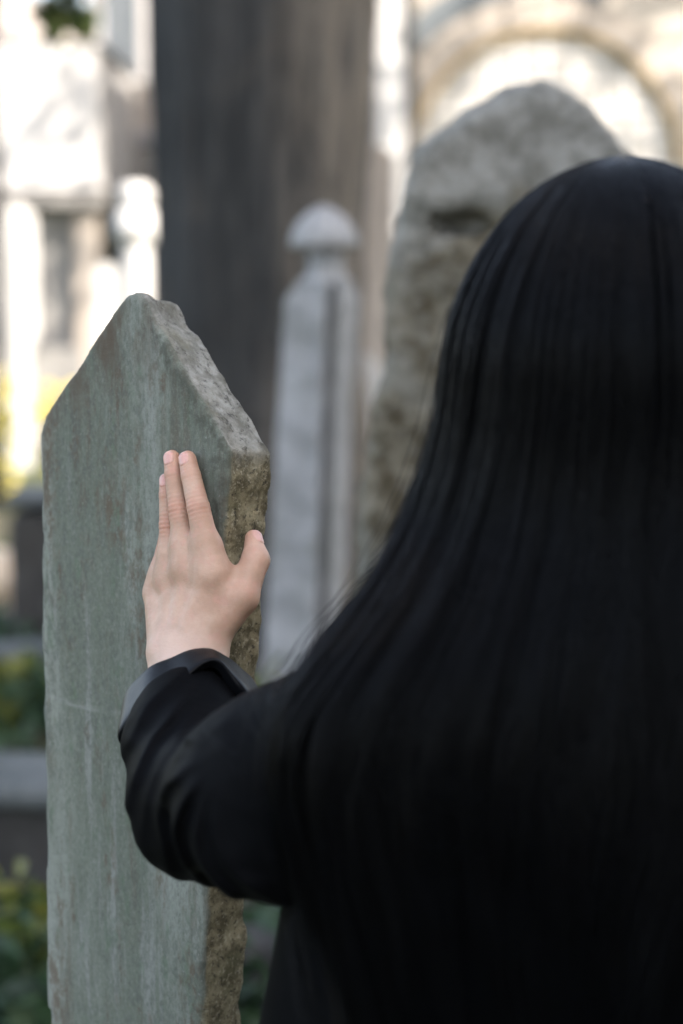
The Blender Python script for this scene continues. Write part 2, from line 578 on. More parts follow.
def mat_skin():
    t = NT("skin")
    red = t.attr('red'); nail = t.attr('nail')
    col = t.mix(t.ramp(t.noise(38, 4, 0.6), 0.35, 0.7), (0.405, 0.252, 0.170), (0.50, 0.33, 0.236))
    col = t.mix(t.ramp(t.noise(75, 4, 0.65), 0.52, 0.66, 0, 0.55), col, (0.49, 0.275, 0.205))
    col = t.mix(t.ramp(t.noise(900, 2, 0.6), 0.55, 0.7, 0, 0.25), col, (0.42, 0.25, 0.18))
    col = t.mix(t.math('MULTIPLY', red, 0.75), col, (0.47, 0.215, 0.145))
    col = t.mix(t.math('MULTIPLY', t.attr('pale'), 0.85), col, (0.66, 0.50, 0.42))
    col = t.mix(t.math('MULTIPLY', nail, 0.9), col, (0.58, 0.33, 0.28))
    rough = t.math('SUBTRACT', 0.52, t.math('MULTIPLY', nail, 0.27))
    bump = t.math('ADD', t.noise(420, 4, 0.7), t.math('MULTIPLY', t.noise(160, 3, 0.6, stretch=(0.5, 0.5, 1.6)), 0.6))
    m = t.out(col, rough, bump, 0.45, 0.0008, spec=0.42, Subsurface_Weight=0.22, Subsurface_Scale=0.008)
    t.b.inputs['Subsurface Radius'].default_value = (1.0, 0.35, 0.2)
    return m


M['skin'] = mat_skin()


def mat_cloth(name, c, rough, sheen, spec=0.3):
    t = NT(name)
    b = t.noise(900, 3, 0.7)
    col = t.mix(t.ramp(t.noise(9, 4, 0.6), 0.35, 0.7), c, tuple(x * 1.5 for x in c))
    m = t.out(col, rough, b, 0.25, 0.0006, spec=spec)
    t.b.inputs['Sheen Weight'].default_value = sheen
    t.b.inputs['Sheen Roughness'].default_value = 0.25
    return m


M['coat'] = mat_cloth("black_wool", (0.0032, 0.0034, 0.0039), 0.58, 0.004, 0.016)
M['satin'] = mat_cloth("black_satin_lining", (0.0040, 0.0044, 0.0052), 0.36, 0.0, 0.10)
M['trouser'] = mat_cloth("black_cotton", (0.010, 0.010, 0.012), 0.8, 0.03)
M['leather'] = mat_cloth("black_leather", (0.012, 0.011, 0.011), 0.4, 0.0, 0.5)


def mat_hair():
    t = NT("black_hair")
    col = t.mix(t.noise(30, 3, 0.6), (0.0008, 0.0010, 0.0014), (0.0030, 0.0036, 0.0048))
    return t.out(col, 0.28, spec=0.115)


M['hair'] = mat_hair()
M['hair_under'] = NT("hair_underlayer").out((0.0012, 0.0014, 0.0018), 0.9, spec=0.02)

# ------------------------------------------------------------------ ground
def build_ground():
    ys = np.concatenate([np.linspace(-6, 20, 90), np.linspace(20.5, 220, 60)])
    xs = np.concatenate([-np.geomspace(5, 200, 20)[::-1], np.linspace(-4.8, 4.8, 60), np.geomspace(5, 200, 20)])
    X, Y = np.meshgrid(xs, ys, indexing='ij')
    p = np.stack([X.ravel(), Y.ravel(), 0 * X.ravel()], 1)
    z = 0.03 * fbm(p, 0.9, 4, 3) * (np.abs(p[:, 0]) < 6) * (p[:, 1] > 3)
    p[:, 2] = z - 0.02
    nx, ny = len(xs), len(ys)
    i = np.arange(nx - 1)[:, None] * ny + np.arange(ny - 1)[None]
    q = np.stack([i, i + ny, i + ny + 1, i + 1], -1).reshape(-1, 4)
    tag(obj_from("ground", p, q, M['ground']), kind='structure')


build_ground()

# ------------------------------------------------------------------ gravestone touched by the hand
PHI = R(42)
NRM = np.array([-math.sin(PHI), -math.cos(PHI), 0.0])       # out of the written face
TU = np.array([math.cos(PHI), -math.sin(PHI), 0.0])         # along the face, towards its near edge
A0 = P(222, 452, 1.60)


def on_face(px, py, h=0.0):
    r = ray(px, py)
    d = ((A0 - CAM) @ NRM + h) / (r @ NRM)
    return CAM + d * r


def face_uv(px, py):
    q = on_face(px, py) - A0
    return np.array([q @ TU, q[2]])


THICK = 0.053
outline_px = [(196, 1024), (203, 860), (211, 660), (222, 452), (204, 420), (170, 360), (143, 311), (134, 297), (127, 300), (112, 320),
              (84, 362), (60, 399), (47, 418), (43, 436), (44, 520), (45, 640), (46, 760), (48, 900), (49, 1024)]
OUT = [face_uv(*q) for q in outline_px]
zb = -A0[2] - 0.10
k = (OUT[0][0] - OUT[2][0]) / (OUT[0][1] - OUT[2][1])
OUT = [np.array([OUT[0][0] + k * (zb - OUT[0][1]), zb])] + OUT
k2 = (OUT[-1][0] - OUT[-4][0]) / (OUT[-1][1] - OUT[-4][1])
OUT = OUT + [np.array([OUT[-1][0] + k2 * (zb - OUT[-1][1]), zb])]
OUT = np.array(OUT)


def sd_poly(p, poly):
    d = np.full(len(p), 1e9); s = np.ones(len(p))
    n = len(poly)
    for i in range(n):
        a = poly[i]; b = poly[i - 1]
        e = b - a; w = p - a
        t = np.clip((w @ e) / (e @ e), 0, 1)
        bb = w - t[:, None] * e
        d = np.minimum(d, (bb * bb).sum(1))
        c1 = p[:, 1] >= a[1]; c2 = p[:, 1] < b[1]; c3 = e[0] * w[:, 1] > e[1] * w[:, 0]
        s = np.where((c1 & c2 & c3) | (~c1 & ~c2 & ~c3), -s, s)
    return s * np.sqrt(d)


def f_grave(p):
    q = p - A0
    uv = np.stack([q @ TU, q[:, 2]], 1)
    w = q @ NRM
    uv[:, 1] += 0.16 * np.clip(-w, 0, THICK)
    d2 = sd_poly(uv, OUT) - 0.0050
    side = smooth(-0.002, -0.012, w)
    d2 = d2 + side * (0.0022 * fbm(p, 55, 4, 5) + 0.0025 * noise(p, 17, 9)) + (1 - side) * 0.0016 * noise(p, 45, 4) + 0.0025 * noise(p, 11, 3)
    # chipped ridge behind the peak
    d2 = d2 + 0.0065 * np.exp(-((q @ TU - (face_uv(143, 300)[0])) ** 2) / 0.00018) * smooth(-0.006, -0.03, w) * (uv[:, 1] > 0.05)
    dz = np.abs(w + THICK / 2) - THICK / 2 + 0.0015
    dz = dz + np.where(w > -THICK / 2, 0.0009 * fbm(p, (30, 30, 14), 3, 8), 0.004 * fbm(p, 25, 3, 2))
    return smax(d2, dz, 0.0032)


lo = np.minimum.reduce([on_face(40, 300), on_face(224, 300)]) ; hi = np.maximum.reduce([on_face(40, 300), on_face(224, 300)])
lo = np.array([lo[0] - 0.02, lo[1] - 0.02, -0.06]); hi = np.array([hi[0] + 0.06, hi[1] + 0.08, A0[2] + 0.16])
V, Q = iso(f_grave, (lo[0], lo[1], 0.95), hi, 0.0026)
q = V - A0
w = q @ NRM
u_ = q @ TU
sd = smooth(-0.0035, -0.0075, w + 0.0018 * noise(V, 60, 4))
slope = smooth(-0.022, 0.014, q[:, 2] + 0.16 * np.clip(-w, 0, 1) + 0.012 * fbm(V, 35, 3, 4))
duv = sd_poly(np.stack([u_, q[:, 2]], 1), OUT)
rightside = (u_ > face_uv(140, 300)[0])
edge = np.clip(smooth(-0.020, -0.002, duv + 0.008 * noise(V, 50, 6)), 0, 1) * rightside * smooth(-0.10, -0.03, q[:, 2]) * 0.6
crown = smooth(0.03, 0.11, q[:, 2] - 0.5 * (u_ - face_uv(134, 297)[0])) 
sa, sb = face_uv(47, 697), face_uv(132, 719)
sq_ = np.stack([u_, q[:, 2]], 1) - sa
se = sb - sa
st_ = np.clip((sq_ @ se) / (se @ se), 0, 1)
scr = np.exp(-(np.linalg.norm(sq_ - st_[:, None] * se + np.array([0, .0012])[None] * np.sin(st_ * 5)[:, None], axis=1) / .0016) ** 2)
# coarser sampling for the foot of the slab, below what is seen sharply
V2, Q2 = iso(f_grave, lo, (hi[0], hi[1], 0.962), 0.0072)
z2 = np.zeros(len(V2))
s2 = smooth(-0.0035, -0.0075, (V2 - A0) @ NRM)
gs = tag(obj_from("gravestone", np.concatenate([V, V2]), np.concatenate([Q, Q2 + len(V)]), M['grave'],
                  attrs={'side': np.concatenate([sd, s2]), 'top': np.concatenate([slope, z2]), 'edge': np.concatenate([edge, z2]),
                         'crown': np.concatenate([crown, z2]), 'scratch': np.concatenate([scr, z2])}),
         "grey green pointed slab gravestone with a hand resting on its face", "gravestone")

# ------------------------------------------------------------------ person: the hand
def hj(px, py, h):
    return on_face(px, py, h)


J = {
    'index': [hj(212, 574, .0212), hj(198.5, 508, .0172), hj(191.0, 476, .0124), hj(187.5, 459.5, .0088)],
    'middle': [hj(189, 569, .0210), hj(178.5, 508, .0160), hj(174.0, 474, .0110), hj(172.0, 458.5, .0078)],
    'ring': [hj(172, 578, .0190), hj(168.5, 525, .0150), hj(167.5, 495, .0105), hj(167.0, 480.5, .0075)],
    'little': [hj(158.5, 593, .0160), hj(164.5, 551, .0095), hj(168, 526, .0068), hj(170.0, 514, .0060)],
}
RAD = {
    'index': (.0116, .0093, .0081, .0073), 'middle': (.0110, .0087, .0077, .0070),
    'ring': (.0104, .0077, .0069, .0063), 'little': (.0104, .0072, .0062, .0055),
}
TH = [P(206, 640, 1.598), P(241.5, 597, 1.590), P(255.5, 560, 1.602), P(253.5, 538.5, 1.612)]
THR = (.0165, .0136, .0110, .0071)
WU, WR = P(174, 664, 1.603), P(204.5, 664, 1.590)
ELB = P(209, 808, 1.447)
SHO = P(400, 706, 1.262)


def f_finger(p, k):
    j, r = J[k], RAD[k]
    d = cap(p, j[0], j[1], r[0], r[1])
    d = smin(d, cap(p, j[1], j[2], r[1] * .99, r[2]), .0015)
    d = smin(d, cap(p, j[2], j[3], r[2] * .99, r[3]), .0015)
    return d


def creases(p, d):
    """small folds over the finger joints"""
    for k in ('index', 'middle', 'ring'):
        j = J[k]
        for i in (1, 2):
            ax = j[i + 1] - j[i - 1]; ax = ax / np.linalg.norm(ax)
            q = p - j[i]
            s = q @ ax
            near = np.exp(-(np.linalg.norm(q, axis=1) / (.012 if i == 1 else .009)) ** 2)
            d = d + near * np.cos(s * 2 * math.pi / .0036) * .00030 * (1.2 if i == 1 else .7)
    return d


def f_thumb(p):
    d = cap(p, TH[0], TH[1], THR[0], THR[1])
    d = smin(d, cap(p, TH[1], TH[2], THR[1] * .98, THR[2]), .005)
    d = smin(d, cap(p, TH[2], TH[3], THR[2], THR[3]), .004)
    return d


def f_palm(p):
    d = None
    base = {'index': WR * .85 + WU * .15, 'middle': WR * .6 + WU * .4, 'ring': WR * .3 + WU * .7, 'little': WU}
    for k in J:
        b = base[k] * .78 + J[k][0] * .22
        c = cap(p, b, J[k][0] - .0030 * NRM, .0165, RAD[k][0] * 1.04)
        c = smin(c, cap(p, J[k][0] - .003 * NRM, J[k][0] * .60 + J[k][1] * .40 - .0015 * NRM, RAD[k][0] * 1.02, RAD[k][0] * .88), .004)
        d = c if d is None else smin(d, c, .018)
    ks = list(J)
    for a_, b_ in zip(ks, ks[1:]):
        d = smin(d, cap(p, J[a_][0] * .62 + J[a_][1] * .38 - .002 * NRM, J[b_][0] * .62 + J[b_][1] * .38 - .002 * NRM, .0072, .0066), .008)
        d = smin(d, cap(p, J[a_][0] - .002 * NRM, J[b_][0] - .002 * NRM, RAD[a_][0] * .93, RAD[b_][0] * .93), .012)
    d = smin(d, cap(p, WU * .8 + J['little'][0] * .2, WU * .25 + J['little'][0] * .75, .0150, .0122), .010)
    return d


def f_hand(p):
    d = None
    for k in ('index', 'middle', 'ring', 'little'):
        c = f_finger(p, k)
        d = c if d is None else smin(d, c, .0016)
    pal = f_palm(p)
    d = smin(d, pal, .009)
    th = f_thumb(p)
    d = smin(d, th, .010)
    # web between thumb and index
    d = smin(d, cap(p, P(224, 590, 1.594), P(234, 592, 1.594), .009, .008), .012)
    # wrist and forearm
    fa = smin(cap(p, WU, WU + .72 * (ELB - WU), .0168, .028), cap(p, WR, WR + .72 * (ELB - WR), .0168, .030), .016)
    d = smin(d, fa, .016)
    # tendons and knuckles on the back
    for k in ('index', 'middle', 'ring', 'little'):
        kn = J[k][0] + NRM * (RAD[k][0] * .52)
        t0 = (WR * .5 + WU * .5) * .55 + J[k][0] * .45 + NRM * .0145
        d = smin(d, cap(p, t0, kn - NRM * .0022, .0006, .0022), .009)
    # ulna bump
    d = smin(d, np.linalg.norm(p - (WU + NRM * .010 + np.array([-.004, 0, -.012])), axis=1) - .010, .010)
    d = creases(p, d)
    # pressed flat against the stone
    return d


allj = np.concatenate([np.array(J[k]) for k in J] + [np.array(TH), [WU, WR]])
lo = allj.min(0) - .03; hi = allj.max(0) + .03
lo = np.minimum(lo, WU + .6 * (ELB - WU) - .04)
VH, QH = iso(f_hand, lo, hi, 0.00085)
red = np.zeros(len(VH)); nail = np.zeros(len(VH)); pale = np.zeros(len(VH))
for k in J:
    for i, (amp, sg_) in enumerate(((.10, .012), (.95, .0070), (.65, .0055), (.70, .008))):
        red = np.maximum(red, amp * np.exp(-(np.linalg.norm(VH - J[k][i] - NRM * .004, axis=1) / (sg_ * 1.5)) ** 2))
for i, (amp, sg_) in enumerate(((.0, .02), (.35, .014), (.5, .010), (.6, .009))):
    red = np.maximum(red, amp * np.exp(-(np.linalg.norm(VH - TH[i], axis=1) / (sg_ * 1.5)) ** 2))
red = np.clip(red + .10 * noise(VH, 90, 3), 0, 1)
wc = (WU + WR) / 2
pale = smooth(.055, .0, np.linalg.norm(VH - wc, axis=1))


def nail_mask(j, dorsal, L, Wd, r):
    al = j[3] - j[2]; al = al / np.linalg.norm(al)
    dor = dorsal - (dorsal @ al) * al; dor = dor / np.linalg.norm(dor)
    lat = np.cross(al, dor)
    c = j[3] - al * .0005
    q = VH - c
    a, b, h = q @ al, q @ lat, q @ dor
    s = (np.abs(a) / L) ** 2.6 + (np.abs(b) / Wd) ** 2.6
    inside = (h > r * .35)
    m = smooth(1.15, .8, s) * inside
    rim = np.exp(-((s - 1.15) / .28) ** 2) * inside
    global VN
    VH[:] = VH + (m * .00045 - rim * .00055)[:, None] * dor
    return m, smooth(.55, .8, a / L) * m


tipw = np.zeros(len(VH))
for k, L, Wd in (('index', .0062, .0052), ('middle', .0062, .0052), ('ring', .0058, .0047)):
    m, tw = nail_mask(J[k], NRM + np.array([0.15, 0, 0.15]), L, Wd, RAD[k][3])
    nail = np.maximum(nail, m); pale = np.maximum(pale, tw * .9); nail = nail - tw * .6
m, tw = nail_mask(TH, np.array([.75, -.45, .35]), .0068, .0058, THR[3])
nail = np.clip(np.maximum(nail, m * .8), 0, 1)

# ------------------------------------------------------------------ person: head, trunk, legs
HC = P(622, 316, 1.285)                        # centre of the skull
FACE = np.array([-0.30, 0.954, 0.0]); FR = np.array([0.954, 0.30, 0.0])   # facing direction, its right-hand side
UP = np.array([0, 0, 1.0])
NECK = HC + np.array([-.005, -.012, -.165])
CH = NECK + np.array([-.01, .005, -.16])
PEL = np.array([CH[0] + .01, CH[1] + .01, .90])
SHR = np.array([CH[0] + .165, CH[1] - .03, SHO[2] + .005])
ELR = SHR + np.array([.06, -.03, -.27]); WRR = ELR + np.array([.0, .08, -.23])
KL = [PEL + np.array([s * .085, .03, -.42]) for s in (-1, 1)]
FT = [PEL + np.array([s * .095, .0, -.83]) for s in (-1, 1)]


def f_body(p):
    ax = np.array([FR, FACE, UP])
    d = ell(p, HC + FACE * -.005 + UP * .004, (.074, .088, .090), ax)
    d = smin(d, ell(p, HC + FACE * .030 - UP * .055, (.056, .058, .068), ax), .03)
    d = smin(d, cap(p, HC + FACE * .087 + UP * .005, HC + FACE * .104 - UP * .032, .007, .013), .010)     # nose
    for s in (-1, 1):
        e = HC + FACE * .083 + FR * (s * .031) + UP * .008
        d = smax(d, -(np.linalg.norm(p - e - FACE * .012, axis=1) - .015), .012)
        d = np.minimum(d, np.linalg.norm(p - e + FACE * .012, axis=1) - .0125)
        d = smin(d, ell(p, HC + FR * (s * .076) - UP * .010 - FACE * .008, (.010, .020, .031), ax), .006)   # ear
    d = smin(d, ell(p, HC + FACE * .088 - UP * .062, (.023, .010, .006), ax), .005)
    d = smin(d, ell(p, HC + FACE * .087 - UP * .072, (.020, .011, .007), ax), .005)
    d = smin(d, cap(p, HC - UP * .08 - FACE * .015, NECK - UP * .03, .052, .056), .03)
    d = smin(d, cap(p, NECK - UP * .06 + (SHO - NECK) * .45, NECK - UP * .06 + (SHR - NECK) * .45, .06, .06), .05)
    d = smin(d, ell(p, CH - UP * .02, (.15, .10, .19)), .06)
    d = smin(d, ell(p, PEL + UP * .05, (.15, .105, .14)), .08)
    d = smin(d, cap(p, SHO, ELB, .046, .034), .02)
    d = smin(d, cap(p, ELB, ELB + .6 * ((WU + WR) / 2 - ELB), .034, .029), .01)
    d = smin(d, cap(p, SHR, ELR, .050, .040), .03)
    d = smin(d, cap(p, ELR, WRR, .038, .026), .02)
    d = smin(d, ell(p, WRR + np.array([0, .02, -.06]), (.016, .036, .06)), .02)
    for i in range(4):
        b = WRR + np.array([-.004, -.012 + .018 * i, -.10])
        d = smin(d, cap(p, b, b + np.array([-.012, .010, -.055 - .01 * (i in (1, 2))]), .0095, .0075), .004)
    d = smin(d, cap(p, WRR + np.array([-.01, .04, -.04]), WRR + np.array([-.022, .065, -.09]), .012, .009), .008)
    for i in (0, 1):
        h = PEL + np.array([(-1, 1)[i] * .085, 0, -.02])
        d = smin(d, cap(p, h, KL[i], .085, .055), .03)
        d = smin(d, cap(p, KL[i], FT[i], .055, .036), .02)
        d = smin(d, cap(p, FT[i] + UP * -.03, FT[i] + np.array([-.03, .15, -.035]), .032, .026), .02)
    return d


VB, QB = iso(f_body, (HC[0] - .45, HC[1] - .25, 0.0), (HC[0] + .32, HC[1] + .42, HC[2] + .14), 0.0075)
zero = np.zeros(len(VB))
VA = np.concatenate([VB, VH]); QA = np.concatenate([QB, QH + len(VB)])
person = tag(obj_from("person", VA, QA, M['skin'], attrs={'red': np.concatenate([zero, red]), 'nail': np.concatenate([zero, nail]),
                                                         'pale': np.concatenate([zero, pale])}),
             "person in black seen from behind with long straight black hair, hand on the gravestone", "person")

# ------------------------------------------------------------------ coat
QC = P(250, 704, 1.43)                          # inner bend of the elbow, where the folds gather
WC = (WU + WR) / 2
FA = (ELB - WC) / np.linalg.norm(ELB - WC)


def f_sleeve0(p):
    a = WC + FA * .050
    m1 = P(187, 745, 1.50)
    e = P(205, 805, 1.44)
    m2 = P(285, 795, 1.33)
    d = cap(p, a, m1, .041, .039)
    d = smin(d, cap(p, m1, e, .037, .046), .035)
    d = smin(d, cap(p, e, m2, .046, .064), .035)
    d = smin(d, cap(p, m2, SHO + np.array([-.01, 0, -.01]), .062, .056), .04)
    return smax(d, .062 - (p - WC) @ FA, .012)


def f_sleeve(p):
    d = f_sleeve0(p)
    x = (p[:, 0] - QC[0]); z = (p[:, 2] - QC[2])
    r = np.sqrt(x * x + z * z) * 1391        # about one pixel of the picture per unit, as the folds were measured
    al = np.degrees(np.arctan2(-z, x)) % 360   # image angle, y down
    al = (360 - al) % 360
    al = (np.degrees(np.arctan2(z, x)) % 360)
    al = np.where(al < 90, al + 360, al)
    b = al - .37 * r + 6 * noise(p, 13, 31) + 2.5 * noise(p, 30, 33)
    fold = 0
    for c, s, a_ in ((144, 5, .6), (158, 4.5, .9), (170, 4, .55), (181, 4.5, .9), (197, 5, 1.1), (214, 4.5, .8), (231, 6, .55)):
        g = (b - c) / s
        fold = fold + a_ * (.45 * np.exp(-.5 * g * g) + .6 * np.exp(1 - np.sqrt(1 + ((b - c) / 2.4) ** 2))) - .22 * a_ * np.exp(-.5 * ((b - c - 1.9 * s) / (s * 1.0)) ** 2)
    ramp = smooth(30, 85, r) * smooth(300, 200, r)
    d = d - .0078 * fold * ramp * (.35 + .65 * smooth(200, 115, r))
    d = d - .0025 * fbm(p, (9, 9, 16), 3, 12) - .0011 * fbm(p, (30, 30, 45), 3, 15)
    return d


slo = np.array([-.19, 1.10, .98]); shi = np.array([.13, 1.64, 1.40])
V, Q = iso(f_sleeve, slo, shi, 0.0021, lip=2.2)
slv = obj_from("sleeve", V, Q, M['coat'], person)
md = slv.modifiers.new("smooth", 'SMOOTH'); md.factor = 0.5; md.iterations = 5


def f_coat(p):
    d = ell(p, CH - UP * .03 + np.array([.0, -.01, 0]), (.170, .088, .24))
    d = smin(d, cap(p, SHO + np.array([.03, 0, .0]), SHR + np.array([-.02, 0, 0]), .058, .058), .06)
    d = smin(d, cap(p, NECK - UP * .07, NECK - UP * .03, .072, .062), .04)
    t = np.clip((1.22 - p[:, 2]) / .80, 0, 1)
    cx = CH[0] - .015 - .05 * t; cy = CH[1]
    ang = np.arctan2(p[:, 1] - cy, p[:, 0] - cx)
    flare = 1 + .045 * np.sin(ang * 11 + 2 * np.sin(ang * 3)) * smooth(0, .35, t) + .012 * np.sin(ang * 27) * t
    ra, rb = (.175 + .13 * t) * flare, (.092 + .14 * t) * flare
    k = np.sqrt(((p[:, 0] - cx) / ra) ** 2 + ((p[:, 1] - cy) / rb) ** 2)
    sk = (k - 1) * np.minimum(ra, rb)
    sk = smax(sk, p[:, 2] - 1.22, .03)
    sk = smax(sk, .40 - p[:, 2], .01)
    d = smin(d, sk, .05)
    d = smin(d, cap(p, SHR, ELR, .075, .062), .05)
    d = smin(d, cap(p, ELR, WRR, .060, .050), .03)
    return d - .003 * fbm(p, (10, 10, 4), 3, 5)


V, Q = iso(f_coat, (CH[0] - .42, CH[1] - .36, .37), (CH[0] + .36, CH[1] + .36, 1.42), 0.0058, lip=1.8)
obj_from("coat", V, Q, M['coat'], person)


def f_cuff_grid():
    # turned back satin cuff: loops round the forearm, going from inside the opening over the rim and down the outside
    n, rows = 160, []
    e1 = np.array([1.0, 0, 0]); e1 = e1 - (e1 @ FA) * FA; e1 /= np.linalg.norm(e1)
    e2 = np.cross(e1, FA)
    if e2[1] > 0: e2 = -e2                      # towards the camera and up
    th = np.linspace(0, 2 * math.pi, n, endpoint=False)
    c = WC + FA * .042
    prof = [(-.0115, .040), (-.0100, .014), (-.0075, .002), (-.0045, -.0030), (-.0012, -.0022), (.0010, .004), (.0035, .5), (.0050, .78), (.0052, .94), (.0034, 1.0), (.0010, 1.0), (-.0060, .93)]
    left = np.exp(-((np.angle(np.exp(1j * (th - math.pi)))) / .55) ** 2)
    knot = np.exp(-((np.angle(np.exp(1j * (th - 1.25)))) / .22) ** 2)
    blen = .043 - .013 * np.exp(-((np.angle(np.exp(1j * (th - 1.30)))) / .33) ** 2) + .012 * left + .003 * np.sin(3 * th + 1)
    wav = .0016 * np.sin(5 * th + .7) + .0011 * np.sin(9 * th)
    for i, (dr, t) in enumerate(prof):
        if i <= 5: tt = np.full(n, t)
        else: tt = .004 + (blen - .004) * t
        k = i / (len(prof) - 1)
        r1 = .0475 + dr + wav * (.3 + k) + .012 * left * (.2 + .8 * k) + .009 * knot * k
        r2 = .0430 + dr + wav * (.3 + k) + .009 * knot * k
        row = c + e1[None] * (r1 * np.cos(th))[:, None] + e2[None] * (r2 * np.sin(th))[:, None] + FA[None] * tt[:, None]
        rows.append(row)
    m = len(rows)
    V = np.concatenate(rows)
    i = np.arange(m - 1)[:, None] * n; j = np.arange(n)[None]; k2_ = (j + 1) % n
    Qc = np.stack([i + j, i + k2_, i + n + k2_, i + n + j], -1).reshape(-1, 4)
    return V, Qc


V, Q = f_cuff_grid()
cf = obj_from("cuff", V, Q, M['satin'], person)
md = cf.modifiers.new("smooth", 'SUBSURF'); md.levels = 1; md.render_levels = 2

# trousers and shoes below the hem, out of the frame but standing on the ground
for i in (0, 1):
    b = MB(); b.tube([KL[i] + UP * .10, KL[i], (KL[i] + FT[i]) / 2, FT[i] + UP * .05], [.082, .075, .066, .062], 20)
    b.build("trouser_leg", M['trouser'], person, True)
    f0 = FT[i]
    def f_shoe(p, f0=f0):
        d = cap(p, f0 + np.array([0, -.02, -.030]), f0 + np.array([-.03, .165, -.036]), .044, .036)
        d = smin(d, cap(p, f0, f0 + UP * .07, .046, .05), .02)
        return smax(d, .004 - p[:, 2], .006)
    V, Q = iso(f_shoe, f0 + np.array([-.1, -.1, -.09]), f0 + np.array([.08, .24, .14]), .006)
    obj_from("shoe", V, Q, M['leather'], person)

# ------------------------------------------------------------------ hair
HY = np.array([158, 161, 166, 174, 185, 205, 230, 260, 290, 320, 350, 400, 430, 465, 500, 530, 560, 605, 640, 690, 780, 880, 1010], float)
HLX = np.array([622, 598, 580, 560, 541, 517, 499, 482, 470, 460, 455, 452, 448, 440, 429, 416, 402, 370, 334, 290, 296, 322, 350], float)
HCX = 622.0
HD = 1.285
hw_t = (HCX - HLX) / FPX * HD
zz_t = np.array([P(HCX, y, HD)[2] for y in HY])
# how far the hair stands out behind (towards the camera) and in front of the middle plane
bk_t = np.interp(HY, [158, 166, 185, 230, 290, 350, 430, 500, 560, 640, 780, 1010], [0, .035, .062, .092, .108, .114, .112, .114, .124, .136, .146, .152])
XC = P(HCX, 300, HD)[0]; YC = P(HCX, 300, HD)[1]
sq = np.sqrt(HY - 158)
# one smooth profile through the measured rows
sd_ = np.linspace(0, sq[-1], 600)
kern = np.exp(-.5 * (np.arange(-60, 61) / 20) ** 2); kern /= kern.sum()


def soft(tab):
    v = np.interp(sd_, sq, tab)
    ext = np.concatenate([2 * v[0] - v[60:0:-1], v, 2 * v[-1] - v[-2:-62:-1]])
    return np.convolve(ext, kern, 'valid')


hw_t, zz_t, bk_t, sq = soft(hw_t), np.interp(sd_, sq, zz_t), soft(bk_t), sd_
zz_t = P(HCX, 158, HD)[2] - (sd_ ** 2) / FPX * HD


def envelope(y, ph, k=1.0):
    """y: row measured down the hair, ph: angle round the head (0 right, pi/2 behind, pi left)"""
    s = np.sqrt(np.clip(y - 158, 0, None))
    hw = np.interp(s, sq, hw_t); z = np.interp(s, sq, zz_t); b = np.interp(s, sq, bk_t)
    c = np.cos(ph); sn = np.sin(ph)
    wide = np.where(c > 0, np.minimum(hw, .12 + .55 * np.maximum(hw - .12, 0)), hw)
    ex = .82
    cx = np.sign(c) * np.abs(c) ** ex; sx = np.sign(sn) * np.abs(sn) ** ex
    front = np.where(sn < 0, .9, 1.0)
    sx = np.where((c < 0) & (sn > -.35), sx + (1 - sx) * .62 * smooth(500, 650, y), sx)     # the left locks fall behind the raised arm
    return np.stack([XC + wide * cx * k, YC - b * sx * k * front, z + (k - 1) * .08 * smooth(330, 158, y)], -1)


def push_out(p, margin):
    for it in range(6):
        d = np.minimum(f_sleeve0(p) - .004, f_coat(p))
        bad = d < margin
        if not bad.any(): break
        q = p[bad]; e = .002
        g = np.stack([(np.minimum(f_sleeve0(q + dv) - .004, f_coat(q + dv)) - np.minimum(f_sleeve0(q - dv) - .004, f_coat(q - dv))) for dv in np.eye(3) * e], 1)
        g[:, 0] *= .25; g[:, 1] = np.minimum(g[:, 1] * .6, 0) - .0015; g[:, 2] *= .15
        g /= np.linalg.norm(g, axis=1)[:, None] + 1e-9
        p[bad] = q + g * (margin - d[bad])[:, None]
    return p


# shell below the strands
rows_y = 158 + (np.linspace(0, 1, 46) ** 1.8) * (820 - 158)
phs = np.linspace(-.75, math.pi + .75, 110)
G = np.stack([envelope(np.full(len(phs), y), np.minimum(phs, math.pi + .75 - .75 * smooth(430, 640, y)), .965 - .05 * smooth(480, 700, y) * (np.cos(phs) < 0)) for y in rows_y])
sh = G.reshape(-1, 3)
sh[:, 2] -= .006
sh = push_out(sh.copy(), .007)
nr, ncn = len(rows_y), len(phs)
i = np.arange(nr - 1)[:, None] * ncn + np.arange(ncn - 1)[None]
Qs = np.stack([i, i + ncn, i + ncn + 1, i + 1], -1).reshape(-1, 4)
hair = obj_from("hair", sh, Qs, M['hair_under'], person)

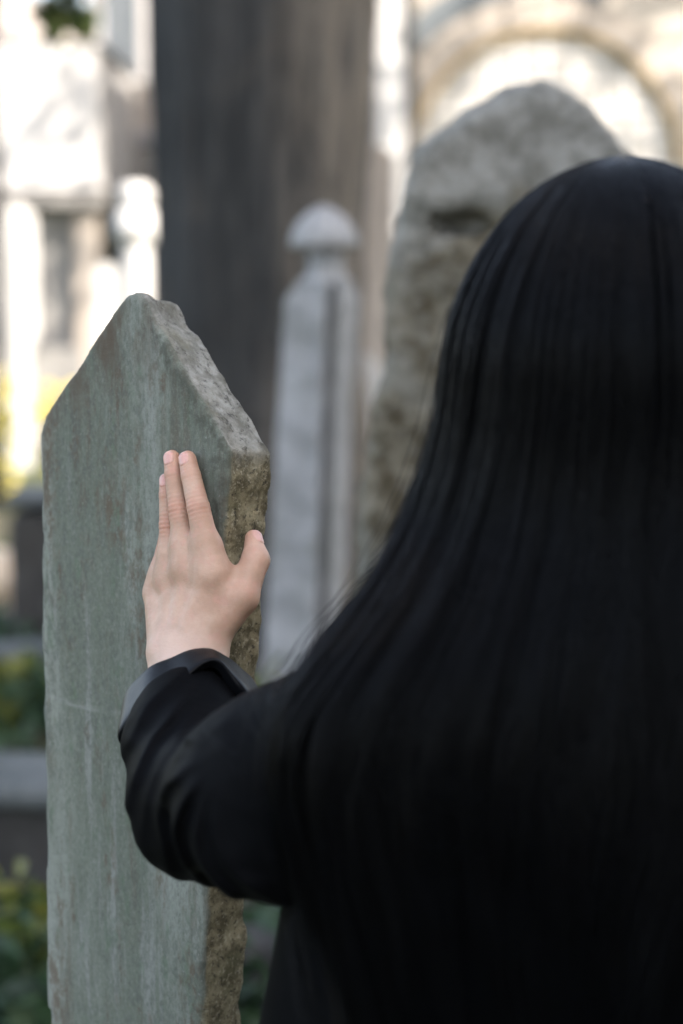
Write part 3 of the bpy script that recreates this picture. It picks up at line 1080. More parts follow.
NC, PER, NP_ = 480, 56, 36
def make_strands():
    cph = rng.uniform(-.85, math.pi + .85, NC)
    n = NC * PER
    cl = np.repeat(np.arange(NC), PER)
    ph = cph[cl] + rng.normal(0, .0095, n)
    left = smooth(2.0, 3.0, ph)
    yend = 1000 - 105 * left + rng.normal(0, 26 + 34 * left, n) * 0 + (rng.normal(0, 1, NC)[cl]) * (26 + 40 * left) + rng.normal(0, 16, n)
    yend = np.where(rng.random(n) < .12, yend - rng.uniform(40, 260, n), yend)
    t = np.linspace(0, 1, NP_)[None] ** 1.7
    ystart = 158 + np.abs(rng.normal(0, 2.5, n))
    y = ystart[:, None] + (yend - ystart)[:, None] * t
    # waviness grows with length, shared by a lock
    w1 = rng.normal(0, 1, NC)[cl][:, None]; w2 = rng.uniform(0, 6.3, NC)[cl][:, None]
    fall = smooth(300, 900, y)
    pa = ph[:, None] + fall * ((.075 + .07 * left[:, None]) * w1 + .045 * np.sin(y / 85 + w2)) + .018 * w1 * smooth(158, 260, y) + fall * rng.normal(0, .028, n)[:, None] + .006 * np.sin(y / 23 + rng.uniform(0, 6.3, n)[:, None])
    kk = 1.0 + (rng.normal(0, .038, NC)[cl] + rng.normal(0, .006, n))[:, None] * smooth(158, 330, y) + .020 * smooth(330, 700, y) * np.sin(y / 80 + w2 * 2)
    fly = rng.random(n) < .03
    kk = kk + np.where(fly, np.abs(rng.normal(0, .05, n)), 0)[:, None] * smooth(170, 500, y)
    p = envelope(y.ravel(), pa.ravel(), kk.ravel())
    p = push_out(p, .012)
    p += rng.normal(0, .00025, p.shape)
    return p.astype(np.float32), n


hp, nst = make_strands()
hc = bpy.data.hair_curves.new("hair_strands")
hc.add_curves([NP_] * nst)
hc.attributes['position'].data.foreach_set('vector', hp.ravel())
ra = hc.attributes.get('radius') or hc.attributes.new('radius', 'FLOAT', 'POINT')
rr = np.tile(np.interp(np.linspace(0, 1, NP_), [0, .1, .8, 1], [.00016, .00019, .00017, .00006]), nst) * np.repeat(rng.uniform(.7, 1.25, nst), NP_)
ra.data.foreach_set('value', rr.astype(np.float32))
hc.materials.append(M['hair'])
ho = bpy.data.objects.new("hair_strands", hc)
COL.objects.link(ho)
ho.parent = hair
ho['kind'] = 'stuff'

# ------------------------------------------------------------------ tall rough headstone behind
def f_tall():
    D = 2.95
    cx = P(520, 300, D)
    pts = [(404, 160), (412, 148), (455, 115), (505, 88), (540, 79), (566, 88), (600, 118), (634, 156), (655, 200), (668, 330), (690, 640),
           (330, 1000), (349, 620), (360, 500), (375, 362), (388, 258), (392, 215)]
    poly = np.array([[P(x, y, D)[0], P(x, y, D)[2]] for x, y in pts])
    poly = np.concatenate([poly[:11], [[poly[10][0] + .08, -.2], [poly[11][0], -.2]], poly[12:]])
    y0 = P(520, 300, D)[1]
    hol = P(462, 226, D); hol[1] = y0 - .065
    neck = P(395, 215, D)[2]

    def f(p):
        uv = p[:, [0, 2]]
        d2 = sd_poly(uv, poly) + .007
        d2 = d2 + .010 * fbm(p, 9, 4, 41) + .006 * noise(p, 30, 43)
        bul = .012 * smooth(neck - .03, neck + .05, p[:, 2])
        dz = np.abs(p[:, 1] - y0) - .07 - bul + .008 * fbm(p, 14, 4, 45)
        # the head of the stone slopes back towards its ridge
        sl = (p[:, 2] - P(520, 200, D)[2]) * .35
        dz = np.maximum(dz, (y0 - .085 + sl - p[:, 1]) + .006 * fbm(p, 14, 3, 47))
        d = smax(d2, dz, .03)
        d = smax(d, -ell(p, hol, (.040, .045, .017)), .012)
        d = smax(d, -cap(p, hol + np.array([-.05, .0, .03]), hol + np.array([-.035, .0, -.005]), .006, .012), .01)
        return d
    lo = np.array([poly[:, 0].min() - .03, y0 - .13, -.1]); hi = np.array([poly[:, 0].max() + .03, y0 + .13, poly[:, 1].max() + .03])
    V, Q = iso(f, lo, hi, .008)
    tag(obj_from("headstone", V, Q, M['tall']), "tall rough lichen covered headstone with a blunt pointed top behind the dark hair", "headstone")


f_tall()

# ------------------------------------------------------------------ grey headstone with a turban shaped cap
def turban_stone():
    D = 5.3
    b = P(312, 600, D)
    root = empty("headstone", (b[0] - .02, b[1], 0))
    tag(root, "slender grey headstone with a mushroom shaped cap, in front of the dark tree trunk", "headstone")
    top = P(328, 280, D); s = D / FPX
    # shaft: a square section turned so that one arris faces the camera
    def sect(px_l, px_m, px_r, y):
        c = P((px_l + px_r) / 2, y, D)
        return P(px_l, y, D + .04), P(px_m - 5, y, D - .035), P(px_m + .5, y, D + .02), P(px_m + 8, y, D - .02), P(px_r, y, D + .05), P(px_l + (px_r - px_m), y, D + .165)
    rows = [sect(300, 331, 350, 279), sect(284, 331, 359, 300), sect(279, 327, 352, 400), sect(271, 323, 347, 540), sect(262, 319, 342, 690)]
    last = rows[-1]
    rows.append([np.array([q[0] - .012, q[1], -.1]) for q in last])
    V = []; F = []
    N = 40
    fine = []
    for i in range(len(rows) - 1):
        for t in np.linspace(0, 1, N, endpoint=(i == len(rows) - 2)):
            fine.append([a * (1 - t) + c * t for a, c in zip(rows[i], rows[i + 1])])
    seg = 16
    ring = []
    for row in fine:
        r = []
        for k in range(6):
            a, c = row[k], row[(k + 1) % 6]
            for t in np.arange(seg) / seg:
                r.append(a * (1 - t) + c * t)
        ring.append(r)
    ring = np.array(ring)
    cen = ring.mean(1, keepdims=True)
    # soft arrises and a worn surface with rows of shallow relief on the broad face
    flat = ring.reshape(-1, 3)
    n = 6 * seg
    k = np.tile(np.arange(n), len(fine))
    onface = ((k > 1) & (k < seg - 1))
    rel = np.sin((flat[:, 2] * 42 + flat[:, 0] * 18)) * onface * (noise(flat, (34, 34, 14), 5) > -.2)
    dirv = flat - np.repeat(cen[:, 0], n, 0)
    dirv /= np.linalg.norm(dirv, axis=1)[:, None] + 1e-9
    flat = flat + dirv * (.003 * fbm(flat, 10, 3, 2) + .0050 * rel)[:, None]
    i = np.arange(len(fine) - 1)[:, None] * n; j = np.arange(n)[None]; jn = (j + 1) % n
    Q = np.stack([i + j, i + n + j, i + n + jn, i + jn], -1).reshape(-1, 4)
    Q = [tuple(q) for q in Q] + [tuple(range(n))]
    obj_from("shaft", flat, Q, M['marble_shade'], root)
    nk = P(326, 281, D + .06)
    def rad(px): return px * s
    m = MB(); m.lathe((nk[0], nk[1], nk[2] - .01), [(rad(28), 0), (rad(26), rad(4)), (rad(22), rad(8)), (rad(18), rad(14)), (rad(17.5), rad(22)), (rad(18), rad(34))], 40)
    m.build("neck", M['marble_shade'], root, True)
    cp = P(324, 249, D + .06)
    m = MB(); m.lathe(cp, [(rad(17), rad(2)), (rad(28), rad(0)), (rad(33), rad(1.5)), (rad(35), rad(4)), (rad(34.5), rad(9)), (rad(31.5), rad(18)), (rad(26), rad(27)), (rad(18.5), rad(35)), (rad(10), rad(40.5)), (rad(4), rad(43)), (rad(1), rad(43.5))], 48)
    V = np.array(m.v); V = V + (.003 * fbm(V, 12, 3, 6))[:, None] * np.array([1, 1, .6])
    m.v = [tuple(v) for v in V]
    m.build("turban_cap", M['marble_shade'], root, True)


turban_stone()

# ------------------------------------------------------------------ trees
def leaf_mesh(cents, size, up=0.3, seedv=1, long=1.6):
    r = np.random.default_rng(seedv)
    n = len(cents)
    d = r.normal(0, 1, (n, 3)); d[:, 2] = d[:, 2] * .6 - up * .5
    d /= np.linalg.norm(d, axis=1)[:, None]
    s = np.cross(d, r.normal(0, 1, (n, 3))); s /= np.linalg.norm(s, axis=1)[:, None]
    nn = np.cross(d, s)
    L = size * r.uniform(.6, 1.25, n)[:, None] * long / 2; Wd = size * r.uniform(.6, 1.1, n)[:, None] / 2
    c = np.asarray(cents)
    v = np.stack([c - d * L, c - d * L * .2 + s * Wd + nn * Wd * .25, c + d * L * .45 + s * Wd * .75 + nn * Wd * .1, c + d * L - nn * L * .15,
                  c + d * L * .45 - s * Wd * .75 + nn * Wd * .1, c - d * L * .2 - s * Wd + nn * Wd * .25], 1)
    V = v.reshape(-1, 3)
    b = np.arange(n)[:, None] * 6
    Q = np.concatenate([b + np.array([[0, 1, 2, 3]]), b + np.array([[0, 3, 4, 5]])])
    return V, Q


def crown_points(blobs, n, seedv):
    r = np.random.default_rng(seedv)
    out = []
    for (c, rad, wgt) in blobs:
        m = int(n * wgt)
        sub = r.normal(0, 1, (max(6, m // 45), 3)); sub /= np.linalg.norm(sub, axis=1)[:, None]
        sub = sub * (r.random((len(sub), 1)) ** .45) * np.asarray(rad)
        pick = sub[r.integers(0, len(sub), m)]
        out.append(np.asarray(c) + pick + r.normal(0, .16, (m, 3)) * np.asarray(rad).mean())
    return np.concatenate(out)


def big_trunk():
    D = 7.1
    base = P(262, 300, D)
    root = empty("tree", (base[0], base[1], 0))
    tag(root, "thick dark grey tree trunk rising behind the capped headstone", "tree")
    s = D / FPX
    nz, na = 220, 220
    zs = np.concatenate([np.linspace(-.1, 3.2, 190), np.linspace(3.3, 6.0, 30)])
    a = np.arange(na) * 2 * math.pi / na
    z1 = P(262, 0, D)[2]
    V = np.zeros((len(zs), na, 3))
    for k_, z in enumerate(zs):
        cx = np.interp(z, [0, 1.3, 1.7, z1, 6], [P(256, 300, D)[0]] * 2 + [P(257, 300, D)[0], P(264, 300, D)[0], P(264, 300, D)[0] + .08])
        rr_ = np.interp(z, [-.1, .35, .8, 1.2, 1.75, z1, 4, 6], [.62, .47, 108 * s, 101 * s, 102 * s, 111 * s, .36, .29])
        lob = 1 + .05 * np.sin(3 * a + .6 * z + 1) + .035 * np.sin(5 * a - .4 * z) + .02 * np.sin(9 * a + z)
        V[k_, :, 0] = cx + rr_ * lob * np.cos(a); V[k_, :, 1] = base[1] + rr_ * lob * np.sin(a); V[k_, :, 2] = z
    f = V.reshape(-1, 3)
    pa = np.stack([np.tile(np.cos(a), len(zs)), np.tile(np.sin(a), len(zs)), np.repeat(zs, na)], 1)
    rid = 1 - 2 * np.abs(fbm(pa, (15, 15, 1.5), 3, 4)) + .6 * fbm(pa, (34, 34, 4), 3, 8)
    out = np.stack([pa[:, 0], pa[:, 1], 0 * pa[:, 0]], 1)
    f = f + out * (.009 * rid)[:, None]
    i = np.arange(len(zs) - 1)[:, None] * na; j = np.arange(na)[None]; jn = (j + 1) % na
    Q = np.stack([i + j, i + jn, i + na + jn, i + na + j], -1).reshape(-1, 4)
    bounce_lit = smooth(.34, .86, pa[:, 0] * .93 - pa[:, 1] * .36 + .12 * noise(pa, (3, 3, 1.2), 6))  # right side of the trunk, lightened in colour for bounced light
    obj_from("trunk", f, Q, M['bark'], root, attrs={'bounce_lit': bounce_lit})
    c = np.array([P(264, 300, D)[0] + .08, base[1], 5.7])
    m = MB()
    tips = []
    for q in range(7):
        an = q * .9 + .3
        e = c + np.array([math.cos(an) * 1.5, math.sin(an) * 1.5, 1.3 + .3 * (q % 3)])
        m.tube([c, (c + e) / 2 + np.array([0, 0, .12]), e], [.11, .07, .03], 8); tips.append(e)
    m.build("limbs", M['bark'], root, True)
    pts = crown_points([(t, (.8, .8, .6), .14) for t in tips], 6000, 5)
    V, Q = leaf_mesh(pts, .09, seedv=3)
    obj_from("crown", V, Q, M['leaf_dark'], root, False)


big_trunk()


def far_tree():
    D = 13.0
    b = P(5, 300, D)
    root = empty("tree", (b[0], b[1], 0))
    tag(root, "slender distant tree at the edge of the cemetery with drooping dark green leaves", "tree")
    m = MB()
    zs = np.linspace(-.1, 5.2, 22)
    m.tube([(b[0] - .06 + .05 * math.sin(z * 1.1), b[1], z) for z in zs], np.interp(zs, [0, .4, 5.2], [.08, .042, .03]), 14)
    m.build("trunk", M['bark'], root, True)
    m = MB()
    for px, py, dz in ((62, -10, .0), (90, -90, .1), (-60, -60, 0), (30, -160, .2), (48, 18, .2)):
        e = P(px, py, D + dz)
        st = np.array([b[0] - .05, b[1], 3.0 + .25 * (px > 40)])
        m.tube([st, (st + e) / 2 + np.array([0, 0, .25]), e], [.04, .025, .008], 7)
    m.build("limbs", M['bark'], root, True)
    blobs = [(P(64, 2, D), (.16, .3, .24), .13), (P(84, -60, D + .1), (.35, .4, .3), .2), (P(-70, -80, D), (.5, .5, .4), .2), (P(20, -170, D), (.7, .7, .5), .35), (P(48, 14, D + .2), (.10, .15, .15), .07)]
    V, Q = leaf_mesh(crown_points(blobs, 2600, 9), .075, seedv=8)
    obj_from("crown", V, Q, M['leaf_dark'], root, False)


far_tree()

def shade_tree(x, y, zc, rad, n, label, seedv, tr=.055):
    """a thin tree added so that its unseen crown dapples the walls behind it"""
    root = empty("tree", (x, y, 0))
    tag(root, label, "tree")
    m = MB()
    zs = np.linspace(-.1, zc, 16)
    m.tube([(x + .03 * math.sin(z), y, z) for z in zs], np.interp(zs, [0, zc], [tr, tr * .6]), 12)
    m.build("trunk", M['bark'], root, True)
    m = MB(); tips = []
    for q in range(6):
        an = q * 1.05 + seedv
        e = np.array([x + math.cos(an) * rad * .7, y + math.sin(an) * rad * .7, zc + .4 + .5 * (q % 3)])
        m.tube([(x, y, zc - .3), ((x + e[0]) / 2, (y + e[1]) / 2, zc + .35), e], [tr * .7, tr * .4, .01], 7); tips.append(e)
    m.build("limbs", M['bark'], root, True)
    V, Q = leaf_mesh(crown_points([(t, (rad * .5, rad * .5, rad * .4), 1 / 6) for t in tips], n, seedv), .13, seedv=seedv)
    obj_from("crown", V, Q, M['leaf_dark'], root, False)


shade_tree(P(409, 200, 13.6)[0], P(409, 200, 13.6)[1], 6.2, 2.0, 1000, "thin dark stem at the left side of the bright arch, its unseen crown added for dapples", 41)  # stem set on a dark line; crown added for dappling
shade_tree(4.9, 12.6, 5.8, 1.9, 1300, "tree added out of view right of the arch so that its crown dapples the sunny wall", 43, .09)  # unseen tree, put in to dapple the arch wall

# ------------------------------------------------------------------ buildings at the far side
def arch_building():
    D = 16.0
    s = D / FPX
    c = P(545, 166, D)
    yf = c[1]
    cx, cz, r1, r2 = c[0], c[2], 138 * s, 165 * s
    root = empty("stone_building", (cx, yf, 0))
    tag(root, "pale stone building with a round blind arch in bright sun", "building")
    x0, x1, zt = P(378, 0, D)[0], cx + 4.5, 6.2
    n = 48
    th = np.linspace(0, math.pi, n)
    # front wall with the arched opening: left pier, right pier, above
    inner = [(cx + r1 * math.cos(t), cz + r1 * math.sin(t)) for t in th]
    m = MB()
    m.prism([(x0, -.1), (cx - r1, -.1), (cx - r1, cz), (x0, cz)], yf, yf + .11)
    m.prism([(cx + r1, -.1), (x1, -.1), (x1, cz), (cx + r1, cz)], yf, yf + .11)
    V = []; F = []
    rim = []
    for t in th:
        # the matching point on the outer rectangle
        dx, dz = math.cos(t), math.sin(t)
        k1 = (x1 - cx) / dx if dx > 1e-6 else ((x0 - cx) / dx if dx < -1e-6 else 1e9)
        k2 = (zt - cz) / dz if dz > 1e-6 else 1e9
        k_ = min(k1, k2)
        rim.append((cx + k_ * dx, cz + k_ * dz))
    for (a_, b_), y in ((inner[0], 0),) * 0: pass
    for yy in (yf, yf + .11):
        V += [(x, yy, z) for x, z in inner] + [(x, yy, z) for x, z in rim]
    for i in range(n - 1):
        F.append((i, i + 1, n + i + 1, n + i)[::-1])
        F.append((2 * n + i, 2 * n + i + 1, i + 1, i)[::-1])
    m.add(V, F)
    for cxr, sx in ((x0, -1), (x1, 1)): pass
    # corners left out of the fan
    m.prism([(x0, rim[-1][1]), (x0 + .001, zt), (x0 + .002, zt)], yf, yf + .11)
    tl = [q for q in rim if abs(q[1] - zt) < 1e-4]
    lx, rx = min(q[0] for q in tl), max(q[0] for q in tl)
    zl = max(q[1] for q in rim if abs(q[0] - x0) < 1e-4); zr = max(q[1] for q in rim if abs(q[0] - x1) < 1e-4)
    m.add([(x0, yf, zl), (lx, yf, zt), (x0, yf, zt)], [(0, 1, 2)])
    m.add([(x1, yf, zr), (rx, yf, zt), (x1, yf, zt)], [(0, 2, 1)])
    m.build("wall", M['ashlar'], root)
    # back of the recess
    m = MB(); m.box((cx, yf + .11, cz / 2 + r1 / 2), (2 * r1 + .3, .1, cz + r1 + .3))
    m.build("recess_wall", M['recess'], root)
    # voussoir ring standing proud
    m = MB()
    K = 17
    for k_ in range(K):
        ta, tb = math.pi * (k_ + .03) / K, math.pi * (k_ + .97) / K
        tt = np.linspace(ta, tb, 5)
        m.prism([(cx + (r1 - .01) * math.cos(t), cz + (r1 - .01) * math.sin(t)) for t in tt] + [(cx + r2 * math.cos(t), cz + r2 * math.sin(t)) for t in tt[::-1]], yf - .03, yf + .1)
    m.build("voussoirs", M['beige'], root)
    m = MB()
    tt = np.linspace(0, math.pi, 60)
    m.prism([(cx + (r1 - .06) * math.cos(t), cz + (r1 - .06) * math.sin(t)) for t in tt] + [(cx + (r1 - .012) * math.cos(t), cz + (r1 - .012) * math.sin(t)) for t in tt[::-1]], yf - .015, yf + .05)
    m.build("arch_bounce_line", M['ochre'], root)  # added ring, its ochre paints warm bounce on the inner edge
    # blue grey band round the upper left of the ring
    for ta, tb in ((R(100), R(151)), (R(70), R(86))):
        m = MB()
        tt = np.linspace(ta, tb, 20)
        m.prism([(cx + (r2 + .02) * math.cos(t), cz + (r2 + .02) * math.sin(t)) for t in tt] + [(cx + (r2 + .25) * math.cos(t), cz + (r2 + .25) * math.sin(t)) for t in tt[::-1]], yf - .02, yf + .2)
        m.build("blue_grey_band", M['slate'], root)
    # window tracery in the recess: upright and level bars
    m = MB()
    for k_ in range(-4, 5):
        x = cx + k_ * .22
        h = math.sqrt(max(r1 * r1 - (x - cx) ** 2, .01))
        m.box((x, yf + .055, cz - 1.0 + (h + 1.0) / 2), (.035, .03, h + 1.0))
    for k_ in range(-3, 5):
        z = cz + k_ * .22
        hw = math.sqrt(max(r1 * r1 - max(z - cz, 0) ** 2, .01))
        m.box((cx, yf + .05, z), (2 * hw, .03, .035))
    m.build("window_tracery", M['marble_white'], root)
    m = MB(); m.box(((x0 + x1) / 2, yf + .2, zt + .1), (x1 - x0 + .5, 1.2, .2)); m.build("cornice", M['ashlar'], root)
    # corner pilaster and drain pipe
    m = MB()
    xp = P(391, 0, D)[0]
    m.box((xp, yf - .06, 3.0), (26 * s, .24, 6.0), bev=.01)
    m.build("pilaster", M['plaster'], root)
    # receding rest of the house
    m = MB(); m.box(((x0 + x1) / 2, yf + 2.9, 3.05), (x1 - x0 - .02, 4.5, 6.1)); m.build("rear_walls", M['beige'], root)


arch_building()


def beige_house():
    D = 20.5
    root = empty("house", (P(150, 300, D)[0], P(150, 300, D)[1], 0))
    tag(root, "tall beige rendered house seen beside the left edge of the thick trunk", "house")
    x0, x1 = P(88, 0, D)[0], P(372, 0, D)[0]
    y = P(150, 0, D)[1]
    m = MB(); m.box(((x0 + x1) / 2, y + 2, 3.6), (x1 - x0, 4, 7.4)); m.build("wall", M['beige'], root)
    m = MB(); m.box(((x0 + x1) / 2, y - .04, P(100, 137, D)[2]), (x1 - x0 + .1, .16, .12)); m.build("string_course", M['shade_wall'], root)
    for px in (122, 200, 280):
        xa = P(px, 0, D)[0]
        w_ = MB(); w_.box((xa, y - .03, 4.0), (.50, .06, 1.2)); f = w_.build("window_frame", M['plaster'], root)
        w_ = MB(); w_.box((xa, y - .065, 4.0), (.36, .02, 1.04)); w_.build("pane", M['slate'], f)
    m = MB(); m.prism([(x0 - .3, 7.3), (x1 + .3, 7.3), ((x0 + x1) / 2, 8.6)], y - .3, y + 4.3); m.build("roof", M['roof'], root)
    # plinth wall, greyed in colour to look shaded
    m = MB(); m.box(((x0 + x1) / 2, y - .35, .95), (x1 - x0, .3, P(110, 150, D)[2] * 2 - 1.9)); m.build("porch_wall", M['roof'], root)


beige_house()


def white_house():
    D = 17.5
    root = empty("white_house", (P(40, 300, D)[0], P(40, 300, D)[1], 0))
    tag(root, "white plastered pavilion with an overhanging upper storey on square posts", "pavilion")
    x0, x1 = P(-120, 0, D)[0], P(100, 0, D)[0]
    y = P(40, 0, D)[1]
    zb, zt = P(40, 190, D)[2], P(40, 48, D)[2]
    m = MB(); m.box(((x0 + x1) / 2, y + 1.2, (zb + zt) / 2), (x1 - x0, 3.0, zt - zb), bev=.02); m.build("upper_storey", M['plaster'], root)
    m = MB(); V_ = [(x0, y - .32, zt + .01), (x1 + .05, y - .32, zt + .01), (x1 + .05, y + 2.75, zt + .01), (x0, y + 2.75, zt + .01), (x0 + .8, y + 1.2, zt + .62), (x1 - .8, y + 1.2, zt + .62)]
    m.add(V_, [(0, 1, 5, 4), (1, 2, 5), (2, 3, 4, 5), (3, 0, 4), (0, 3, 2, 1)]); m.build("roof", M['beige'], root)
    m = MB(); m.box(((x0 + x1) / 2, y + 1.15, zb - .04 - .05), (x1 - x0 + .10, 3.1, .10)); m.build("floor_beam", M['roof'], root)
    m = MB(); m.box(((x0 + x1) / 2, y + .02, (zb - .1) / 2), (x1 - x0 - .3, .3, zb - .1)); m.build("rear_wall", M['roof'], root)  # stands in sun; its grey colour imitates shade below the overhang
    for px in (-60, 86):
        xa = P(px, 0, D)[0]
        m = MB(); m.box((xa, y - .18, (zb - .14) / 2), (.20, .20, zb - .14), bev=.01); m.build("post", M['beige'], root)
    m = MB(); m.box(((x0 + x1) / 2, y - .25, .35), (x1 - x0 - .3, .2, .9)); m.build("parapet", M['roof'], root)


white_house()

# ------------------------------------------------------------------ far marble gravestones
def stele(name, label, px0, px1, ytop, ybase, D, lowpx=None, mat='marble_white', rnd=True, group=None):
    s = D / FPX
    c = P((px0 + px1) / 2, ybase, D)
    z0 = -.1; z1 = P(0, ytop, D)[2]
    w = (px1 - px0) * s / 2
    wl = (lowpx * s / 2) if lowpx else w
    poly = []
    n = 14
    if rnd:
        poly = [(w * math.cos(t), z1 - w * .9 + w * .9 * math.sin(t)) for t in np.linspace(0, math.pi, n)]
    else:
        poly = [(w, z1 - w * .8), (w * .25, z1), (-w * .25, z1), (-w, z1 - w * .8)]
    poly = poly + [(-w * .98, z1 * .5), (-wl, z1 * .42), (-wl, z0), (wl, z0), (wl, z1 * .42), (w * .98, z1 * .5)]
    m = MB(); m.prism(poly[::-1], c[1] - w * .4, c[1] + w * .4, c[0], 0)
    o = m.build(name, M[mat])
    import bmesh
    bm = bmesh.new(); bm.from_mesh(o.data)
    bmesh.ops.bevel(bm, geom=[e for e in bm.edges if len(e.link_faces) == 2 and e.calc_face_angle(0) > .9], offset=w * .12, segments=2, affect='EDGES')
    bm.to_mesh(o.data); bm.free()
    return tag(o, label, "gravestone", group)


stele("gravestone", "large white round topped marble stele glowing in the sun at the far left", -2, 40, 206, 455, 15.5, 26)
stele("gravestone", "low pale round topped marble stone beside the white turbaned column", 98, 120, 264, 440, 13.5)
stele("gravestone", "sunlit pale gravestone glimpsed between the capped headstone and the tall rough headstone", 344, 384, 354, 560, 8.2, rnd=False)
stele("gravestone", "narrow weathered brown gravestone standing right of the thick trunk", 357, 393, 148, 520, 8.5, 36, 'beige', True)


def turban_column(px, ytop, D, s_=1.0, label=""):
    s = D / FPX
    c = P(px, 300, D)
    root = empty("headstone", (c[0], c[1], 0))
    tag(root, label, "headstone")
    z = lambda y: P(px, y, D)[2]
    m = MB(); m.lathe((c[0], c[1], 0), [(17 * s, -.1), (16 * s, .3), (14 * s, z(255)), (13 * s, z(249)), (11 * s, z(246))], 28); m.build("shaft", M['marble_white'], root, True)
    m = MB(); m.lathe((c[0], c[1], 0), [(11 * s, z(247)), (19 * s, z(241)), (22.5 * s, z(231)), (22.5 * s, z(222)), (19 * s, z(213)), (13 * s, z(207))], 32); m.build("turban", M['marble_white'], root, True)
    m = MB(); m.lathe((c[0], c[1], 0), [(13 * s, z(208)), (17 * s, z(203)), (17.5 * s, z(194)), (15 * s, z(187)), (8 * s, z(184)), (1 * s, z(183))], 28); m.build("cap", M['marble_white'], root, True)


turban_column(137, 183, 12.0, label="white marble column headstone with a round turban at the trunk's left edge")

# ------------------------------------------------------------------ graves at the left, in shade
def rough_box(name, c, size, mat, h, amp, seedv, bev=.03, parent=None, rz=0.0):
    c = np.asarray(c, float); hs = np.asarray(size, float) / 2
    ca, sa = math.cos(rz), math.sin(rz)
    def f(p):
        q = p - c
        q = np.stack([q[:, 0] * ca + q[:, 1] * sa, -q[:, 0] * sa + q[:, 1] * ca, q[:, 2]], 1)
        q = np.abs(q) - hs + bev
        return np.linalg.norm(np.maximum(q, 0), axis=1) + np.minimum(q.max(1), 0) - bev + amp * fbm(p, .35 / h * .5, 3, seedv)
    e = np.abs(np.array([hs[0] * ca + hs[1] * abs(sa), hs[0] * abs(sa) + hs[1] * ca, hs[2]])) + 3 * h + amp * 2
    V, Q = iso(f, c - e, c + e, h)
    return obj_from(name, V, Q, M[mat], parent)


b = P(60, 560, 8.6)
zt = P(60, 488, 8.3)[2]
root = empty("tomb", (b[0], b[1], 0))
tag(root, "dark stone chest tomb with a pale lid behind the gravestone's left edge", "tomb")
rough_box("chest", (P(86, 560, 8.6)[0], b[1] - .1, (zt - .10) / 2 - .05), (.56, .45, zt + .0), 'dark_stone', .025, .012, 3, parent=root, rz=.0)
rough_box("lid", (P(86, 560, 8.6)[0], b[1] - .1, zt - .05), (.62, .52, .05), 'slab', .02, .008, 4, parent=root)
for (px, py, r_, D, lb) in ((1, 548, .12, 9.25, "upper of two rounded sunlit pale rocks beside the dark tomb"), (5, 606, .09, 8.98, "lower of two rounded sunlit pale rocks beside the dark tomb")):
    c = P(px, py, D)
    def f_rock(p, c=c, r_=r_):
        return ell(p, (c[0], c[1], c[2] / 2 - .04), (r_ * 1.05, r_, c[2] / 2 + .04)) + .014 * fbm(p, 9, 3, 6)
    V, Q = iso(f_rock, (c[0] - .2, c[1] - .2, -.15), (c[0] + .2, c[1] + .2, c[2] + .12), .012)
    tag(obj_from("rock", V, Q, M['pale_rock']), lb, "rock", "sunlit rocks by the dark tomb")
# kerb of a grave, then a broken slab nearer
k0 = P(30, 645, 7.6)
tag(rough_box("grave_kerb", (k0[0] - .05, k0[1], k0[2] / 2 - .03), (1.6, .22, k0[2] + .07), 'slab', .02, .008, 9, rz=.03),
    "pale grey stone grave kerb running below the dark tomb", "grave kerb")
s0 = P(10, 764, 4.9)
tag(rough_box("grave_slab", (s0[0] - .12, s0[1], s0[2] - .03), (.85, .36, .06), 'slab', .014, .008, 12, rz=-.22),
    "thick grey grave slab lying among plants left of the gravestone", "grave slab")
tag(rough_box("shaded_slab_base", (s0[0] - .12, s0[1] + .02, (s0[2] - .06) / 2 - .05), (.80, .32, s0[2] - .06 + .1), 'dark_stone', .02, .015, 14, rz=-.22),  # dark colour stands in for shade on the slab's front
    "base under the thick grey grave slab, coloured dark as its shaded front", "stone")
k1 = P(280, 940, 3.9)
tag(rough_box("grave_kerb", (k1[0] + .1, k1[1] + .2, .10), (.7, .2, .26), 'dark_stone', .014, .008, 19, rz=.2),
    "mossy grave kerb showing between the gravestone and the black coat", "grave kerb")


# ------------------------------------------------------------------ plants
def plant(px, py, D, h, nleaf, size, mat, label, seedv, spread=.16, cat="plant", name="leafy_plant", group=None):
    """a low plant whose top stands at pixel px, py"""
    top = P(px, py, D)
    root = empty(name, (top[0], top[1], 0))
    tag(root, label, cat, group)
    r = np.random.default_rng(seedv)
    m = MB(); cents = []
    for k_ in range(9):
        an = r.uniform(0, 6.28); rr_ = spread * math.sqrt(r.random())
        e = np.array([top[0] + rr_ * math.cos(an), top[1] + rr_ * math.sin(an), top[2] - r.uniform(0, h * .45)])
        st = np.array([top[0] + .3 * rr_ * math.cos(an), top[1] + .3 * rr_ * math.sin(an), -.03])
        mid = (st + e) / 2 + np.array([0, 0, .06])
        m.tube([st, mid, e], [.005, .004, .002], 5)
        for t in r.uniform(.45 if h > .4 else .2, 1.02, nleaf // 9):
            cents.append(st * (1 - t) + e * t + np.array([0, 0, .12 * t * (1 - t)]) + r.normal(0, size * .7, 3))
    m.build("stems", M['leaf_green'], root)
    V, Q = leaf_mesh(np.array(cents), size, up=.5, seedv=seedv, long=1.7)
    obj_from("foliage", V, Q, M[mat], root, False)


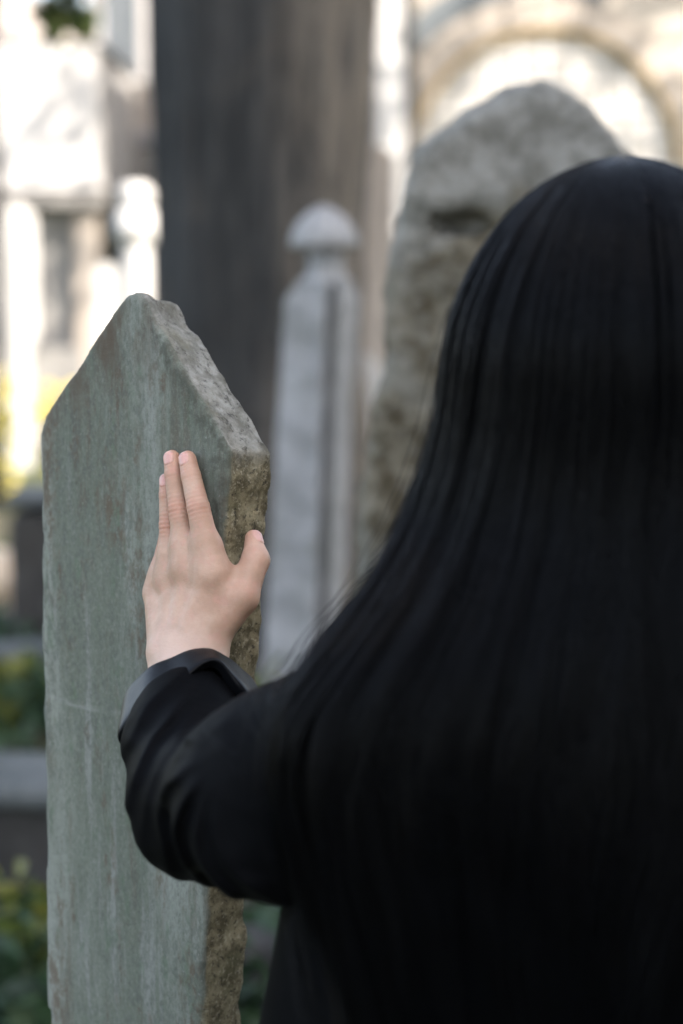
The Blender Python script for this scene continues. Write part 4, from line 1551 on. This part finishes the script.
plant(10, 668, 7.0, .30, 110, .085, 'leaf_yellow', "yellow green leafy plant growing in front of the pale grave kerb", 21, .20)
plant(46, 676, 6.9, .30, 100, .07, 'leaf_green', "green leafy plant under the dark tomb at the gravestone's left edge", 22, .16)
plant(34, 880, 3.95, .30, 80, .042, 'leaf_yellow', "yellow leaved plant at the foot of the thick grey slab", 23, .085)
plant(4, 935, 3.8, .35, 130, .045, 'leaf_green', "dark green bushy plant at the bottom left", 24, .13)
plant(48, 940, 3.7, .30, 90, .055, 'leaf_green', "dark green plant partly hidden by the gravestone's lower left edge", 29, .12)
plant(262, 664, 4.75, .55, 140, .05, 'leaf_yellow', "yellow green plant between the gravestone and the capped headstone", 25, .10)
plant(258, 955, 3.5, .35, 160, .05, 'leaf_green', "green plant beside the black coat below the sleeve", 26, .12)
plant(290, 905, 4.2, .35, 130, .055, 'leaf_green', "green plant behind the mossy kerb below the sleeve", 27, .14)
plant(318, 655, 5.9, .5, 110, .06, 'leaf_green', "green plant growing behind the right foot of the capped headstone", 28, .12)
plant(57, 378, 13.5, .3, 45, .09, 'petal', "bright yellow flowering bush behind the top left slope of the gravestone", 31, .09, "bush", "flowering_bush")
plant(0, 386, 13.0, .3, 40, .09, 'petal', "small yellow flowering bush at the far left beside the white stele", 32, .09, "bush", "flowering_bush")


# ground cover in the shade (one mass nobody could count)
def ground_cover():
    r = np.random.default_rng(77)
    pts = []
    n = 5200
    x = r.uniform(-2.2, 1.0, n); y = r.uniform(3.2, 10.5, n)
    keep = np.abs(x) < .2 * y + .4
    p = np.stack([x, y, r.uniform(0, .09, n)], 1)[keep]
    dens = noise(p, (1.5, 1.5, 0), 4)
    p = p[dens > -.25]
    V, Q = leaf_mesh(p, .055, up=-.3, seedv=4, long=1.8)
    V[:, 2] = np.maximum(V[:, 2], -.03)
    tag(obj_from("ground_cover", V, Q, M['leaf_green'], None, False), kind='stuff', label="low dark green ground cover between the graves", cat="ground cover")


ground_cover()


# ------------------------------------------------------------------ unseen building added on the right to shade the near graves
def shade_building():
    root = empty("added_shade_block", (6.5, -5, 0))
    tag(root, "high building added out of view on the right to shade the near graves", "building")
    m = MB(); m.box((7.2, -6.65, 4.8), (4.4, 20.0, 9.8)); m.build("wall", M['roof'], root)  # wall of the added unseen building
    m = MB(); m.box((7.2, -6.65, 9.85), (4.4, 20.0, .3)); m.build("cornice", M['beige'], root)
    for k_ in range(6):
        w_ = MB(); w_.box((4.97, -14 + 3.2 * k_, 3.2), (.08, 1.1, 2.0)); f = w_.build("window_frame", M['marble_shade'], root)  # window frame of the added unseen building
        w_ = MB(); w_.box((4.92, -14 + 3.2 * k_, 3.2), (.04, .9, 1.8)); w_.build("pane", M['slate'], f)  # pane of the added unseen building


shade_building()
